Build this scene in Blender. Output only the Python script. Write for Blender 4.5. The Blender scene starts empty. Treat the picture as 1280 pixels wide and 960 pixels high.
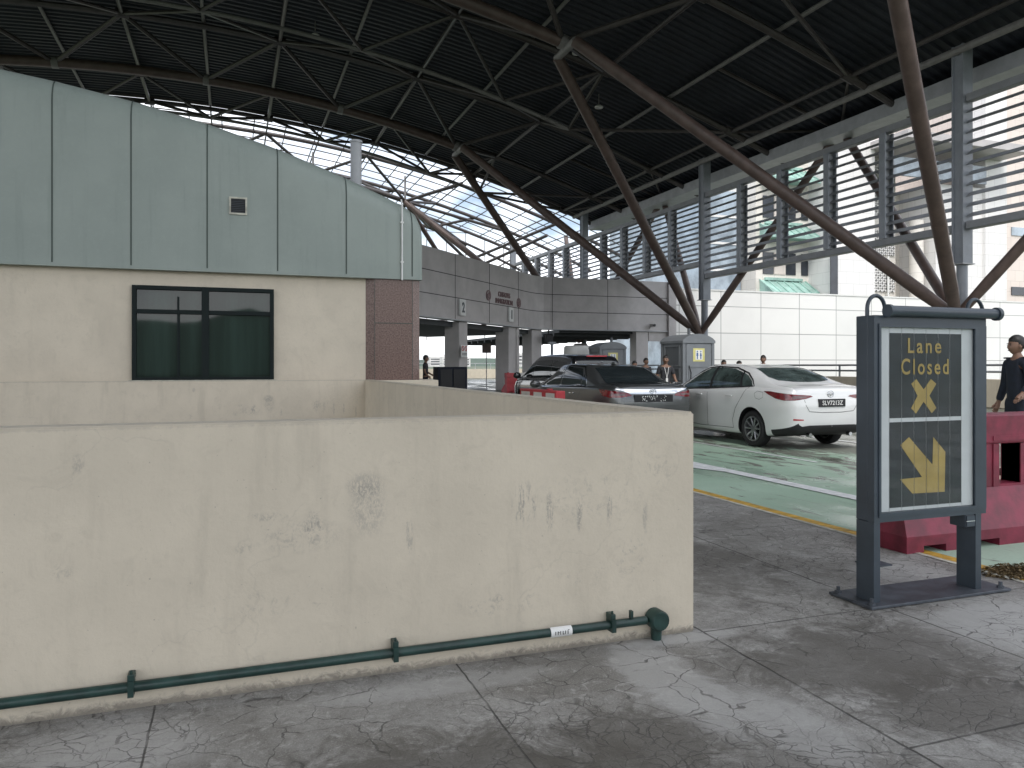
import bpy, bmesh, math, random
from mathutils import Vector, Matrix, geometry
from mathutils.bvhtree import BVHTree
R = math.radians
random.seed(7)
SC = bpy.context.scene
COL = SC.collection
DG = lambda: bpy.context.evaluated_depsgraph_get()

# ------------------------------------------------------------------ materials
def new_mat(name):
    m = bpy.data.materials.new(name); m.use_nodes = True
    nt = m.node_tree; b = nt.nodes['Principled BSDF']
    return m, nt, b
def N(nt, t, **kw):
    n = nt.nodes.new(t)
    for k, v in kw.items(): setattr(n, k, v)
    return n
def setv(nt, sock, v):
    if hasattr(v, 'is_linked') or isinstance(v, bpy.types.NodeSocket): nt.links.new(v, sock)
    else: sock.default_value = v
def mth(nt, op, a, b=0.0, c=0.0, clamp=False):
    n = N(nt, 'ShaderNodeMath', operation=op); n.use_clamp = clamp
    setv(nt, n.inputs[0], a); setv(nt, n.inputs[1], b); setv(nt, n.inputs[2], c)
    return n.outputs[0]
def mixc(nt, f, a, b, mode='MIX'):
    n = N(nt, 'ShaderNodeMix', data_type='RGBA', blend_type=mode); n.clamp_factor = True
    setv(nt, n.inputs[0], f)
    for s, v in ((n.inputs[6], a), (n.inputs[7], b)):
        if isinstance(v, tuple) and len(v) == 3: v = v + (1,)
        setv(nt, s, v)
    return n.outputs[2]
def coords(nt, scale=(1,1,1)):
    tc = N(nt, 'ShaderNodeNewGeometry')
    mp = N(nt, 'ShaderNodeMapping'); mp.inputs['Scale'].default_value = scale
    nt.links.new(tc.outputs['Position'], mp.inputs['Vector'])
    return mp.outputs[0]
def noise(nt, scale, detail=5, rough=.55, vec=None, dist=0.0):
    n = N(nt, 'ShaderNodeTexNoise'); n.inputs['Scale'].default_value = scale
    n.inputs['Detail'].default_value = detail; n.inputs['Roughness'].default_value = rough
    n.inputs['Distortion'].default_value = dist
    nt.links.new(vec if vec is not None else coords(nt), n.inputs['Vector'])
    return n.outputs['Fac']
def ramp(nt, f, lo, hi):
    n = N(nt, 'ShaderNodeMapRange', interpolation_type='SMOOTHSTEP')
    setv(nt, n.inputs[0], f); n.inputs[1].default_value = lo; n.inputs[2].default_value = hi
    return n.outputs[0]
def bump(nt, b, h, strength=.2, dist=.01):
    n = N(nt, 'ShaderNodeBump'); n.inputs['Strength'].default_value = strength; n.inputs['Distance'].default_value = dist
    nt.links.new(h, n.inputs['Height']); nt.links.new(n.outputs[0], b.inputs['Normal'])
def mat(name, col, rough=.5, metal=0.0, var=.12, scale=3.0, bmp=0.0, spec=.5, coat=0.0, stretch=(1,1,1), rvar=.1):
    m, nt, b = new_mat(name)
    v = coords(nt, stretch)
    f = noise(nt, scale, 6, .6, v)
    d = tuple(c*(1-var) for c in col); l = tuple(min(1, c*(1+var)) for c in col)
    nt.links.new(mixc(nt, ramp(nt, f, .3, .7), d, l), b.inputs['Base Color'])
    nt.links.new(mth(nt, 'ADD', mth(nt, 'MULTIPLY', f, rvar*2), rough-rvar, clamp=True), b.inputs['Roughness'])
    b.inputs['Metallic'].default_value = metal; b.inputs['Specular IOR Level'].default_value = spec
    b.inputs['Coat Weight'].default_value = coat; b.inputs['Coat Roughness'].default_value = .06
    if bmp: bump(nt, b, noise(nt, scale*8, 4, .6, v), bmp, .01)
    return m
def glass_mat(name, tint, op=.25, rough=.02):
    m, nt, b = new_mat(name)
    out = nt.nodes['Material Output']
    tr = N(nt, 'ShaderNodeBsdfTransparent'); tr.inputs[0].default_value = tint+(1,)
    gl = N(nt, 'ShaderNodeBsdfGlossy'); gl.inputs['Roughness'].default_value = rough
    fr = N(nt, 'ShaderNodeFresnel'); fr.inputs[0].default_value = 1.5
    mx = N(nt, 'ShaderNodeMixShader')
    geo = N(nt, 'ShaderNodeNewGeometry'); front = mth(nt, 'SUBTRACT', 1.0, geo.outputs['Backfacing'])
    nt.links.new(mth(nt, 'ADD', mth(nt, 'MULTIPLY', mth(nt, 'MULTIPLY', fr.outputs[0], front), .85), op, clamp=True), mx.inputs[0])
    nt.links.new(tr.outputs[0], mx.inputs[1]); nt.links.new(gl.outputs[0], mx.inputs[2])
    nt.links.new(mx.outputs[0], out.inputs[0])
    return m
M = {}
def concrete_mat():
    m, nt, b = new_mat('pavement_concrete')
    g = N(nt, 'ShaderNodeNewGeometry'); sep = N(nt, 'ShaderNodeSeparateXYZ')
    nt.links.new(g.outputs['Position'], sep.inputs[0]); x, y = sep.outputs[0], sep.outputs[1]
    big = noise(nt, .9, 4, .55, None, .6); mid = noise(nt, 3.4, 13, .78, None, .7); fine = noise(nt, 45, 6, .75)
    streak = noise(nt, 2.2, 6, .65, coords(nt, (.55, 1.9, 1)), .6)
    c = mixc(nt, ramp(nt, mid, .32, .70), (.205,.196,.18), (.375,.366,.346))
    c = mixc(nt, mth(nt,'MULTIPLY', ramp(nt, big, .46, .64), .55), c, (.125,.115,.098))
    c = mixc(nt, mth(nt,'MULTIPLY', ramp(nt, streak, .56, .74), .45), c, (.52,.515,.50))
    grit = noise(nt, 130, 3, .7); grain = noise(nt, 17, 10, .82, None, .4); patch_ = noise(nt, 7.5, 8, .7, None, 1.6)
    c = mixc(nt, mth(nt,'MULTIPLY', ramp(nt, grain, .50, .64), .62), c, (.105,.099,.088))
    c = mixc(nt, mth(nt,'MULTIPLY', ramp(nt, patch_, .55, .64), .48), c, (.50,.49,.465))
    c = mixc(nt, mth(nt,'MULTIPLY', ramp(nt, fine, .40, .72), .45), c, (.13,.126,.117))
    c = mixc(nt, mth(nt,'MULTIPLY', ramp(nt, grit, .5, .70), .42), c, (.55,.545,.52))
    vs_ = N(nt,'ShaderNodeTexVoronoi'); vs_.inputs['Scale'].default_value = 9; nt.links.new(g.outputs['Position'], vs_.inputs['Vector'])
    sepc = N(nt,'ShaderNodeSeparateColor'); nt.links.new(vs_.outputs['Color'], sepc.inputs[0])
    spot = mth(nt,'MULTIPLY', mth(nt,'SUBTRACT', 1.0, ramp(nt, vs_.outputs['Distance'], .05, .10)), ramp(nt, sepc.outputs[0], .80, .82))
    spotb = mth(nt,'MULTIPLY', mth(nt,'SUBTRACT', 1.0, ramp(nt, vs_.outputs['Distance'], .03, .06)), ramp(nt, sepc.outputs[1], .88, .89))
    def blob(cx, cy, rx, ry):
        dx = mth(nt,'DIVIDE', mth(nt,'SUBTRACT', x, cx), rx); dy = mth(nt,'DIVIDE', mth(nt,'SUBTRACT', y, cy), ry)
        r = mth(nt,'SQRT', mth(nt,'ADD', mth(nt,'MULTIPLY',dx,dx), mth(nt,'MULTIPLY',dy,dy)))
        r = mth(nt,'ADD', r, mth(nt,'MULTIPLY', mth(nt,'SUBTRACT', mid, .5), 2.4))
        return mth(nt,'SUBTRACT', 1.0, ramp(nt, r, .55, 1.05))
    for (cx,cy,rx,ry,k) in ((3.1,3.1,.95,.55,.62),(3.05,2.5,.6,.35,.6),(.6,2.6,.9,.5,.7),(1.5,2.7,.5,.35,.6),(3.3,5.2,.55,1.3,.38),(-.2,2.9,.35,.3,.3),(2.0,2.25,.45,.4,.4)):
        c = mixc(nt, mth(nt,'MULTIPLY', blob(cx,cy,rx,ry), k), c, (.078,.07,.058))
    for (cx,cy,rx,ry,k) in ((4.35,3.1,.75,.6,.75),(4.6,4.3,.4,.5,.4),(1.95,3.2,.22,.7,.6),(2.2,2.6,.2,.5,.5),(-.5,3.35,.5,.3,.5),(2.3,3.66,.45,.1,.6),(.9,3.5,.7,.12,.45)):
        c = mixc(nt, mth(nt,'MULTIPLY', blob(cx,cy,rx,ry), k), c, (.46,.455,.44))
    c = mixc(nt, mth(nt,'MULTIPLY', spot, .5), c, (.07,.065,.058)); c = mixc(nt, mth(nt,'MULTIPLY', spotb, .6), c, (.6,.59,.56))
    # hairline cracks
    def cracks(sc, seedoff, w, lo, hi):
        mp = N(nt, 'ShaderNodeMapping'); mp.inputs['Location'].default_value = seedoff
        wn = N(nt, 'ShaderNodeTexNoise'); wn.inputs['Scale'].default_value = 3.2; wn.inputs['Detail'].default_value = 8
        nt.links.new(g.outputs['Position'], wn.inputs['Vector'])
        add = N(nt, 'ShaderNodeVectorMath', operation='MULTIPLY_ADD'); nt.links.new(wn.outputs['Color'], add.inputs[0])
        add.inputs[1].default_value = (.3,.3,0); nt.links.new(g.outputs['Position'], add.inputs[2])
        nt.links.new(add.outputs[0], mp.inputs['Vector'])
        vo = N(nt, 'ShaderNodeTexVoronoi', feature='DISTANCE_TO_EDGE'); vo.inputs['Scale'].default_value = sc
        nt.links.new(mp.outputs[0], vo.inputs['Vector'])
        line = mth(nt,'SUBTRACT', 1.0, ramp(nt, vo.outputs['Distance'], w*.3, w))
        wid = noise(nt, 7, 3, .6)
        return mth(nt,'MULTIPLY', mth(nt,'MULTIPLY', line, ramp(nt, wid, .3, .6)), ramp(nt, noise(nt, .8, 3, .5, mp.outputs[0]), lo, hi))
    ck = mth(nt,'MAXIMUM', cracks(4.6, (0,0,0), .018, .38, .50), mth(nt,'MULTIPLY', cracks(13, (3,7,0), .04, .47, .58), .9))
    c = mixc(nt, mth(nt,'MULTIPLY', ck, .75), c, (.05,.047,.043))
    jt = None
    wob = mth(nt,'MULTIPLY', mth(nt,'SUBTRACT', noise(nt, 5, 4, .6), .5), .02)
    xs = mth(nt,'ADD', x, wob); ys = mth(nt,'ADD', y, wob)
    def ln(s, p, w): return mth(nt,'SUBTRACT', 1.0, ramp(nt, mth(nt,'ABSOLUTE', mth(nt,'SUBTRACT', s, p)), w*.4, w))
    for s, p, w in ((xs,-.32,.006),(xs,1.06,.006),(xs,2.49,.009),(xs,3.81,.008),(ys,3.70,.008),(ys,2.3,.008),(ys,.9,.008),(ys,5.9,.006),(ys,8.4,.006),(ys,11,.006),(ys,-.5,.008)):
        l = ln(s, p, w)
        if s is ys: l = mth(nt,'MULTIPLY', l, ramp(nt, x, 2.44, 2.5))
        jt = l if jt is None else mth(nt,'MAXIMUM', jt, l)
    c = mixc(nt, mth(nt,'MULTIPLY', jt, mth(nt,'ADD', .35, mth(nt,'MULTIPLY', ramp(nt, noise(nt, 3, 4, .6), .3, .6), .5))), c, (.035,.033,.03))
    nt.links.new(c, b.inputs['Base Color'])
    nt.links.new(mth(nt,'ADD', mth(nt,'MULTIPLY', big, -.5), .95, clamp=True), b.inputs['Roughness'])
    h = mth(nt,'SUBTRACT', mth(nt,'ADD', mth(nt,'MULTIPLY', fine, .25), mth(nt,'MULTIPLY', mid, .3)), mth(nt,'ADD', mth(nt,'MULTIPLY', jt, 1.2), mth(nt,'MULTIPLY', ck, .6)))
    bump(nt, b, h, .7, .006)
    return m
def road_mat():
    m, nt, b = new_mat('green_road_paint')
    worn = noise(nt, 1.5, 8, .7, coords(nt, (1.6,.5,1)), 1.2); big = noise(nt, .35, 4, .55); fine = noise(nt, 30, 5, .7)
    g = N(nt, 'ShaderNodeNewGeometry'); sep = N(nt, 'ShaderNodeSeparateXYZ'); nt.links.new(g.outputs['Position'], sep.inputs[0])
    c = mixc(nt, ramp(nt, big, .35, .65), (.34,.475,.36), (.43,.57,.45))
    c = mixc(nt, mth(nt,'MULTIPLY', ramp(nt, fine, .4,.7), .25), c, (.26,.38,.285))
    far = mth(nt,'MULTIPLY', ramp(nt, sep.outputs[0], 6.8, 9.5), .10)
    w = ramp(nt, mth(nt,'ADD', worn, far), .57, .62)
    w2 = ramp(nt, mth(nt,'ADD', sep.outputs[0], mth(nt,'MULTIPLY', worn, 2.0)), 10.3, 11.2)
    w = mth(nt,'MAXIMUM', w, w2)
    c = mixc(nt, mth(nt,'MULTIPLY', w, .85), c, (.13,.115,.10))
    nt.links.new(c, b.inputs['Base Color'])
    wet = ramp(nt, noise(nt, .6, 5, .6, coords(nt, (1.2,.5,1))), .42, .58)
    nt.links.new(mth(nt,'SUBTRACT', .62, mth(nt,'MULTIPLY', wet, .42)), b.inputs['Roughness'])
    bump(nt, b, mth(nt,'ADD', mth(nt,'MULTIPLY',fine,.4), worn), .25, .004)
    return m
def wall_mat(name, col, dirt, scuffs=True):
    m, nt, b = new_mat(name)
    g = N(nt, 'ShaderNodeNewGeometry'); sep = N(nt, 'ShaderNodeSeparateXYZ'); nt.links.new(g.outputs['Position'], sep.inputs[0])
    x, z = sep.outputs[0], sep.outputs[2]
    mid = noise(nt, 1.6, 7, .62); fine = noise(nt, 26, 5, .65); drip = noise(nt, 2.5, 5, .6, coords(nt, (2.2,2.2,.28)))
    c = mixc(nt, ramp(nt, mid, .3,.7), tuple(k*.93 for k in col), tuple(min(1,k*1.04) for k in col))
    c = mixc(nt, mth(nt,'MULTIPLY', ramp(nt, drip, .52,.75), dirt), c, tuple(k*.72 for k in col))
    trow = noise(nt, 5.5, 9, .72, None, .9)
    c = mixc(nt, mth(nt,'MULTIPLY', ramp(nt, trow, .52, .68), .30), c, tuple(k*.78 for k in col))
    c = mixc(nt, mth(nt,'MULTIPLY', ramp(nt, fine, .55, .75), .22), c, tuple(k*.70 for k in col))
    if scuffs:
        vo = N(nt,'ShaderNodeTexVoronoi', feature='DISTANCE_TO_EDGE'); vo.inputs['Scale'].default_value = 1.1
        wv = N(nt,'ShaderNodeTexNoise'); wv.inputs['Scale'].default_value = 4; wv.inputs['Detail'].default_value = 8
        av = N(nt,'ShaderNodeVectorMath', operation='MULTIPLY_ADD'); nt.links.new(wv.outputs['Color'], av.inputs[0]); av.inputs[1].default_value=(.5,.5,.5); nt.links.new(g.outputs['Position'], av.inputs[2])
        nt.links.new(g.outputs['Position'], wv.inputs['Vector']); nt.links.new(av.outputs[0], vo.inputs['Vector'])
        hair = mth(nt,'MULTIPLY', mth(nt,'SUBTRACT', 1.0, ramp(nt, vo.outputs['Distance'], .002, .008)), ramp(nt, noise(nt, 1.3, 3, .5), .5, .6))
        c = mixc(nt, mth(nt,'MULTIPLY', hair, .10), c, (.25,.23,.2))
        scr = noise(nt, 55, 4, .7, coords(nt, (1.6,1.6,.7)), 1.2)
        fz = noise(nt, 14, 8, .78, None, 1.5); st = noise(nt, 16, 5, .7, coords(nt, (3,3,.45)))
        def blob(cx, cz, rx, rz, k, src, lo, hi):
            dx = mth(nt,'DIVIDE', mth(nt,'SUBTRACT', x, cx), rx); dz = mth(nt,'DIVIDE', mth(nt,'SUBTRACT', z, cz), rz)
            r = mth(nt,'SQRT', mth(nt,'ADD', mth(nt,'MULTIPLY',dx,dx), mth(nt,'MULTIPLY',dz,dz)))
            r = mth(nt,'ADD', r, mth(nt,'MULTIPLY', mth(nt,'SUBTRACT', fz, .5), 1.3))
            return mth(nt,'MULTIPLY', mth(nt,'MULTIPLY', mth(nt,'SUBTRACT', 1.0, ramp(nt, r, .5, 1.1)), ramp(nt, src, lo, hi)), k)
        for a in ((.62,.82,.11,.17,.42,fz,.36,.6),(.3,.7,.25,.10,.3,fz,.45,.6),(1.8,.8,.5,.2,.22,fz,.5,.62),(2.2,.95,.2,.2,.25,fz,.5,.6),(.36,.74,.05,.09,.55,fz,.42,.58),(.60,.92,.10,.07,.35,fz,.35,.5),(.82,.66,.02,.09,.45,st,.4,.55),
                  (1.43,.78,.08,.13,.55,st,.47,.58),(1.57,.74,.025,.12,.55,st,.42,.55),(1.74,.72,.02,.12,.6,st,.40,.52),(1.92,.72,.02,.10,.5,st,.4,.55),(2.14,.66,.02,.1,.4,st,.4,.55),
                  (-.62,1.08,.03,.05,.4,fz,.4,.55),(.15,.80,.12,.025,.4,fz,.45,.56),(.05,.66,.05,.05,.35,fz,.46,.58),(-.68,.62,.05,.05,.3,fz,.46,.58),
                  (1.75,.4,.2,.1,.35,fz,.5,.62),(2.05,.45,.15,.15,.35,fz,.5,.62),(.2,.4,.5,.1,.25,fz,.52,.62),(1.3,.28,.3,.08,.35,fz,.52,.6)):
            c = mixc(nt, mth(nt,'MULTIPLY', mth(nt,'MULTIPLY', blob(*a), ramp(nt, scr, .36, .58)), 1.15, clamp=True), c, (.25,.24,.225))
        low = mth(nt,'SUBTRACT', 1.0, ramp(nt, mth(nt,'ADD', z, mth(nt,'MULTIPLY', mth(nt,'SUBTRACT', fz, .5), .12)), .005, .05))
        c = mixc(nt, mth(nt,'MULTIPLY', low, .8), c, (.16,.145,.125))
        spk = ramp(nt, noise(nt, 60, 2, .5), .745, .77)
        c = mixc(nt, mth(nt,'MULTIPLY', spk, .4), c, (.2,.18,.16))
        topd = mth(nt,'MULTIPLY', ramp(nt, mth(nt,'ADD', z, mth(nt,'MULTIPLY', mth(nt,'SUBTRACT', fz, .5), .06)), 1.215, 1.235), .35)
        c = mixc(nt, topd, c, (.30,.285,.26))
    nt.links.new(c, b.inputs['Base Color']); b.inputs['Roughness'].default_value = .75
    b.inputs['Specular IOR Level'].default_value = .3
    bump(nt, b, mth(nt,'ADD', mth(nt,'ADD', fine, mth(nt,'MULTIPLY', trow, 1.2)), mth(nt,'MULTIPLY', mid, 1.5)), .32, .007)
    return m
def tile_mat(name, c1, c2, mortar, sx, sz, rough=.5, msize=.012, axis='XZ'):
    m, nt, b = new_mat(name)
    g = N(nt, 'ShaderNodeNewGeometry'); sep = N(nt, 'ShaderNodeSeparateXYZ'); nt.links.new(g.outputs['Position'], sep.inputs[0])
    cb = N(nt, 'ShaderNodeCombineXYZ')
    nt.links.new(mth(nt,'ADD', sep.outputs[0], sep.outputs[1]), cb.inputs[0]); nt.links.new(sep.outputs[2], cb.inputs[1])
    br = N(nt, 'ShaderNodeTexBrick'); nt.links.new(cb.outputs[0], br.inputs['Vector']); br.offset = 0.0 if axis == 'grid' else .5
    br.inputs['Color1'].default_value = c1+(1,); br.inputs['Color2'].default_value = c2+(1,); br.inputs['Mortar'].default_value = mortar+(1,)
    br.inputs['Scale'].default_value = 1; br.inputs['Mortar Size'].default_value = msize; br.inputs['Brick Width'].default_value = sx; br.inputs['Row Height'].default_value = sz
    br.inputs['Mortar Smooth'].default_value = .3
    n = noise(nt, .25, 5, .6)
    c = mixc(nt, mth(nt,'MULTIPLY', ramp(nt, n, .4,.7), .25), br.outputs['Color'], tuple(k*.75 for k in c1))
    nt.links.new(c, b.inputs['Base Color']); b.inputs['Roughness'].default_value = rough
    return m
M['concrete'] = concrete_mat(); M['road'] = road_mat()
M['parapet'] = wall_mat('cream_parapet_paint', (.64,.572,.462), .45)
M['beige'] = wall_mat('beige_wall_paint', (.66,.59,.48), .22, False)
def clad_mat():
    m, nt, b = new_mat('sage_green_cladding')
    n1 = noise(nt, .7, 5, .6); st = noise(nt, 2.6, 7, .65, coords(nt, (2.6,2.6,.16))); fi = noise(nt, 14, 5, .6)
    c = mixc(nt, ramp(nt, n1, .3,.7), (.262,.305,.279), (.298,.342,.313))
    c = mixc(nt, mth(nt,'MULTIPLY', ramp(nt, st, .5,.72), .30), c, (.19,.232,.212))
    c = mixc(nt, mth(nt,'MULTIPLY', ramp(nt, fi, .5,.75), .15), c, (.34,.39,.355))
    nt.links.new(c, b.inputs['Base Color']); nt.links.new(mth(nt,'ADD', mth(nt,'MULTIPLY', st, .3), .32), b.inputs['Roughness'])
    bump(nt, b, mth(nt,'ADD', noise(nt, .9, 3, .5), mth(nt,'MULTIPLY', fi, .05)), .5, .03)
    return m
M['clad'] = clad_mat()
M['seam'] = mat('seam_sealant', (.07,.09,.08), .8)
def granite():
    m, nt, b = new_mat('red_granite')
    n1 = noise(nt, 38, 4, .8); n2 = noise(nt, 90, 3, .7)
    c = mixc(nt, ramp(nt, n1, .38,.62), (.095,.052,.042), (.225,.145,.12))
    c = mixc(nt, mth(nt,'MULTIPLY', ramp(nt, n2, .55,.7), .6), c, (.05,.04,.04))
    nt.links.new(c, b.inputs['Base Color']); b.inputs['Roughness'].default_value = .3
    return m
M['granite'] = granite()
M['darkframe'] = mat('dark_green_frame', (.008,.014,.014), .6, spec=.2)
M['winglass'] = mat('tinted_window_glass', (.020,.036,.030), .03, 0, .3, 1.2, 0, .5, rvar=.0, stretch=(3,3,.2))
M['greenpipe'] = mat('dark_green_pipe_paint', (.016,.044,.038), .42, 0, .3, 12, .05)
M['white'] = mat('white_paint', (.72,.72,.70), .5, 0, .06)
M['paper'] = mat('white_label', (.78,.78,.76), .6, 0, .05)
M['ink'] = mat('black_ink', (.015,.015,.017), .6)
M['yellowline'] = mat('yellow_road_paint', (.55,.33,.05), .6, 0, .35, 9, .1)
M['whiteline'] = mat('white_road_paint', (.74,.75,.75), .55, 0, .16, 7, .1)
M['kerbline'] = mat('pale_kerb_edge', (.48,.47,.40), .7, 0, .3, 9, .1)
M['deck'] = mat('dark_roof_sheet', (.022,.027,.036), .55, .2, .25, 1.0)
M['tube'] = mat('brown_tube_paint', (.11,.078,.068), .45, 0, .2, 2)
M['tubeD'] = mat('dark_tube_paint', (.075,.066,.064), .33, 0, .2, 2)
M['tubeL'] = mat('grey_purlin_paint', (.23,.222,.218), .5, 0, .15, 2)
M['louvre'] = mat('grey_louvre_paint', (.25,.26,.275), .5, 0, .1, 2)
M['mullion'] = mat('pale_mullion_paint', (.40,.41,.43), .5, 0, .1, 2)
M['post'] = mat('steel_post_paint', (.25,.27,.30), .45, 0, .1, 2)
M['fascia'] = tile_mat('grey_fascia_panel', (.30,.29,.285), (.275,.268,.265), (.05,.05,.05), 4.0, 1.13, .4, .02, 'grid')
M['fcol'] = mat('grey_column_paint', (.44,.42,.42), .5, 0, .1, 1)
M['whitepanel'] = tile_mat('white_wall_panel', (.80,.79,.77), (.75,.745,.73), (.25,.25,.25), 3.5, 1.93, .4, .03, 'grid')
M['stone'] = tile_mat('cream_stone_cladding', (.76,.72,.66), (.71,.675,.625), (.50,.47,.43), 1.6, 1.0, .6, .02)
M['stonepink'] = tile_mat('pink_stone_cladding', (.76,.675,.615), (.70,.62,.57), (.50,.44,.40), 1.4, 1.3, .6, .02)
M['stonewhite'] = tile_mat('pale_stone_cladding', (.80,.785,.77), (.75,.74,.73), (.52,.51,.5), 1.8, 1.3, .6, .02)
M['facglass'] = mat('blue_facade_glass', (.30,.36,.42), .15, 0, .4, .35, 0, .6)
M['darkglass'] = mat('dark_window_glass', (.03,.035,.045), .08, 0, .3, .5)
M['copper'] = mat('green_copper_roof', (.30,.46,.41), .6, 0, .25, .9)
M['lattice'] = mat('grey_lattice', (.25,.25,.25), .6)
M['signgrey'] = mat('slate_sign_paint', (.047,.062,.08), .38, 0, .12, 5, .04)
M['plate'] = mat('base_plate_steel', (.07,.08,.095), .55, .1, .3, 9, .1)
M['slat'] = mat('white_sign_slat', (.66,.67,.66), .45, 0, .05)
M['signblack'] = mat('faded_black_sign', (.015,.019,.023), .4, 0, .35, 6)
M['gold'] = mat('gold_sign_film', (.43,.30,.085), .45, 0, .12, 6)
M['pane'] = glass_mat('sign_glass', (.90,.92,.93), -.01, .03)
M['bar_red'] = mat('maroon_barrier_plastic', (.215,.022,.048), .5, 0, .32, 5, .08)
M['red'] = mat('red_barrier_plastic', (.42,.03,.04), .45, 0, .12, 4)
M['barwhite'] = mat('white_barrier_plastic', (.62,.61,.58), .5, 0, .1, 4)
M['toilet'] = mat('grey_toilet_plastic', (.17,.185,.20), .5, 0, .08, 4)
M['toiletd'] = mat('grey_toilet_rib', (.10,.11,.12), .55, 0, .08, 4)
M['sticker'] = mat('yellow_sticker', (.60,.56,.22), .5, 0, .1, 8)
M['blue'] = mat('blue_print', (.07,.14,.30), .5)
M['tyre'] = mat('tyre_rubber', (.016,.016,.017), .75)
M['rim'] = mat('alloy_rim', (.38,.39,.40), .3, .85, .1, 6)
M['black'] = mat('black_plastic', (.015,.015,.017), .5)
M['chrome'] = mat('chrome_trim', (.62,.63,.64), .12, 1.0, .03)
M['tail'] = mat('red_tail_lens', (.15,.006,.010), .12, 0, .4, 14, 0, .6, .6)
M['clearlens'] = mat('clear_lens', (.16,.10,.10), .12, 0, .2, 14)
M['carwhite'] = mat('pearl_white_car_paint', (.72,.725,.72), .3, 0, .02, 2, 0, .5, 1.0, rvar=.02)
M['cargrey'] = mat('dark_grey_car_paint', (.10,.105,.105), .3, .5, .04, 2, 0, .5, 1.0, rvar=.02)
M['carblack'] = mat('black_car_paint', (.012,.013,.016), .25, .2, .05, 2, 0, .5, 1.0, rvar=.02)
M['carglass'] = mat('car_window_glass', (.02,.026,.028), .04, 0, .2, 2, 0, .7, rvar=0)
M['carglass2'] = mat('pale_car_window_glass', (.055,.075,.072), .04, 0, .5, 3, 0, .8, rvar=0)
M['rubberseam'] = mat('panel_gap', (.10,.10,.10), .8)
M['skin'] = mat('skin', (.21,.118,.08), .55, 0, .06, 9)
M['hair'] = mat('black_hair', (.012,.010,.010), .5, 0, .3, 40)
M['navy'] = mat('navy_cloth', (.009,.013,.024), .85, 0, .3, 14, .3)
M['darkcloth'] = mat('charcoal_cloth', (.03,.031,.036), .85, 0, .4, 14, .3)
M['redcloth'] = mat('faded_red_cloth', (.22,.09,.08), .85, 0, .2, 14, .3)
M['greycloth'] = mat('grey_cloth', (.14,.14,.15), .85, 0, .2, 14, .3)
M['shoe'] = mat('black_leather', (.012,.012,.012), .4)
M['ground'] = mat('distant_ground', (.11,.13,.085), .9, 0, .4, .01)
M['hill'] = mat('wooded_hill', (.07,.10,.075), .9, 0, .3, .004)
M['farwhite'] = mat('far_building_paint', (.58,.57,.56), .7, 0, .1, .1)
M['moss'] = mat('leaf_litter', (.17,.12,.055), .9, 0, .5, 30)
M['brownsign'] = mat('brown_sign_panel', (.13,.10,.09), .5)
M['crest'] = mat('maroon_crest', (.20,.12,.125), .5)
M['glaze'] = glass_mat('skylight_glass', (.90,.94,.97), .03, .05)
M['soffit'] = mat('dark_soffit', (.05,.055,.06), .7, 0, .2, 1)

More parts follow.
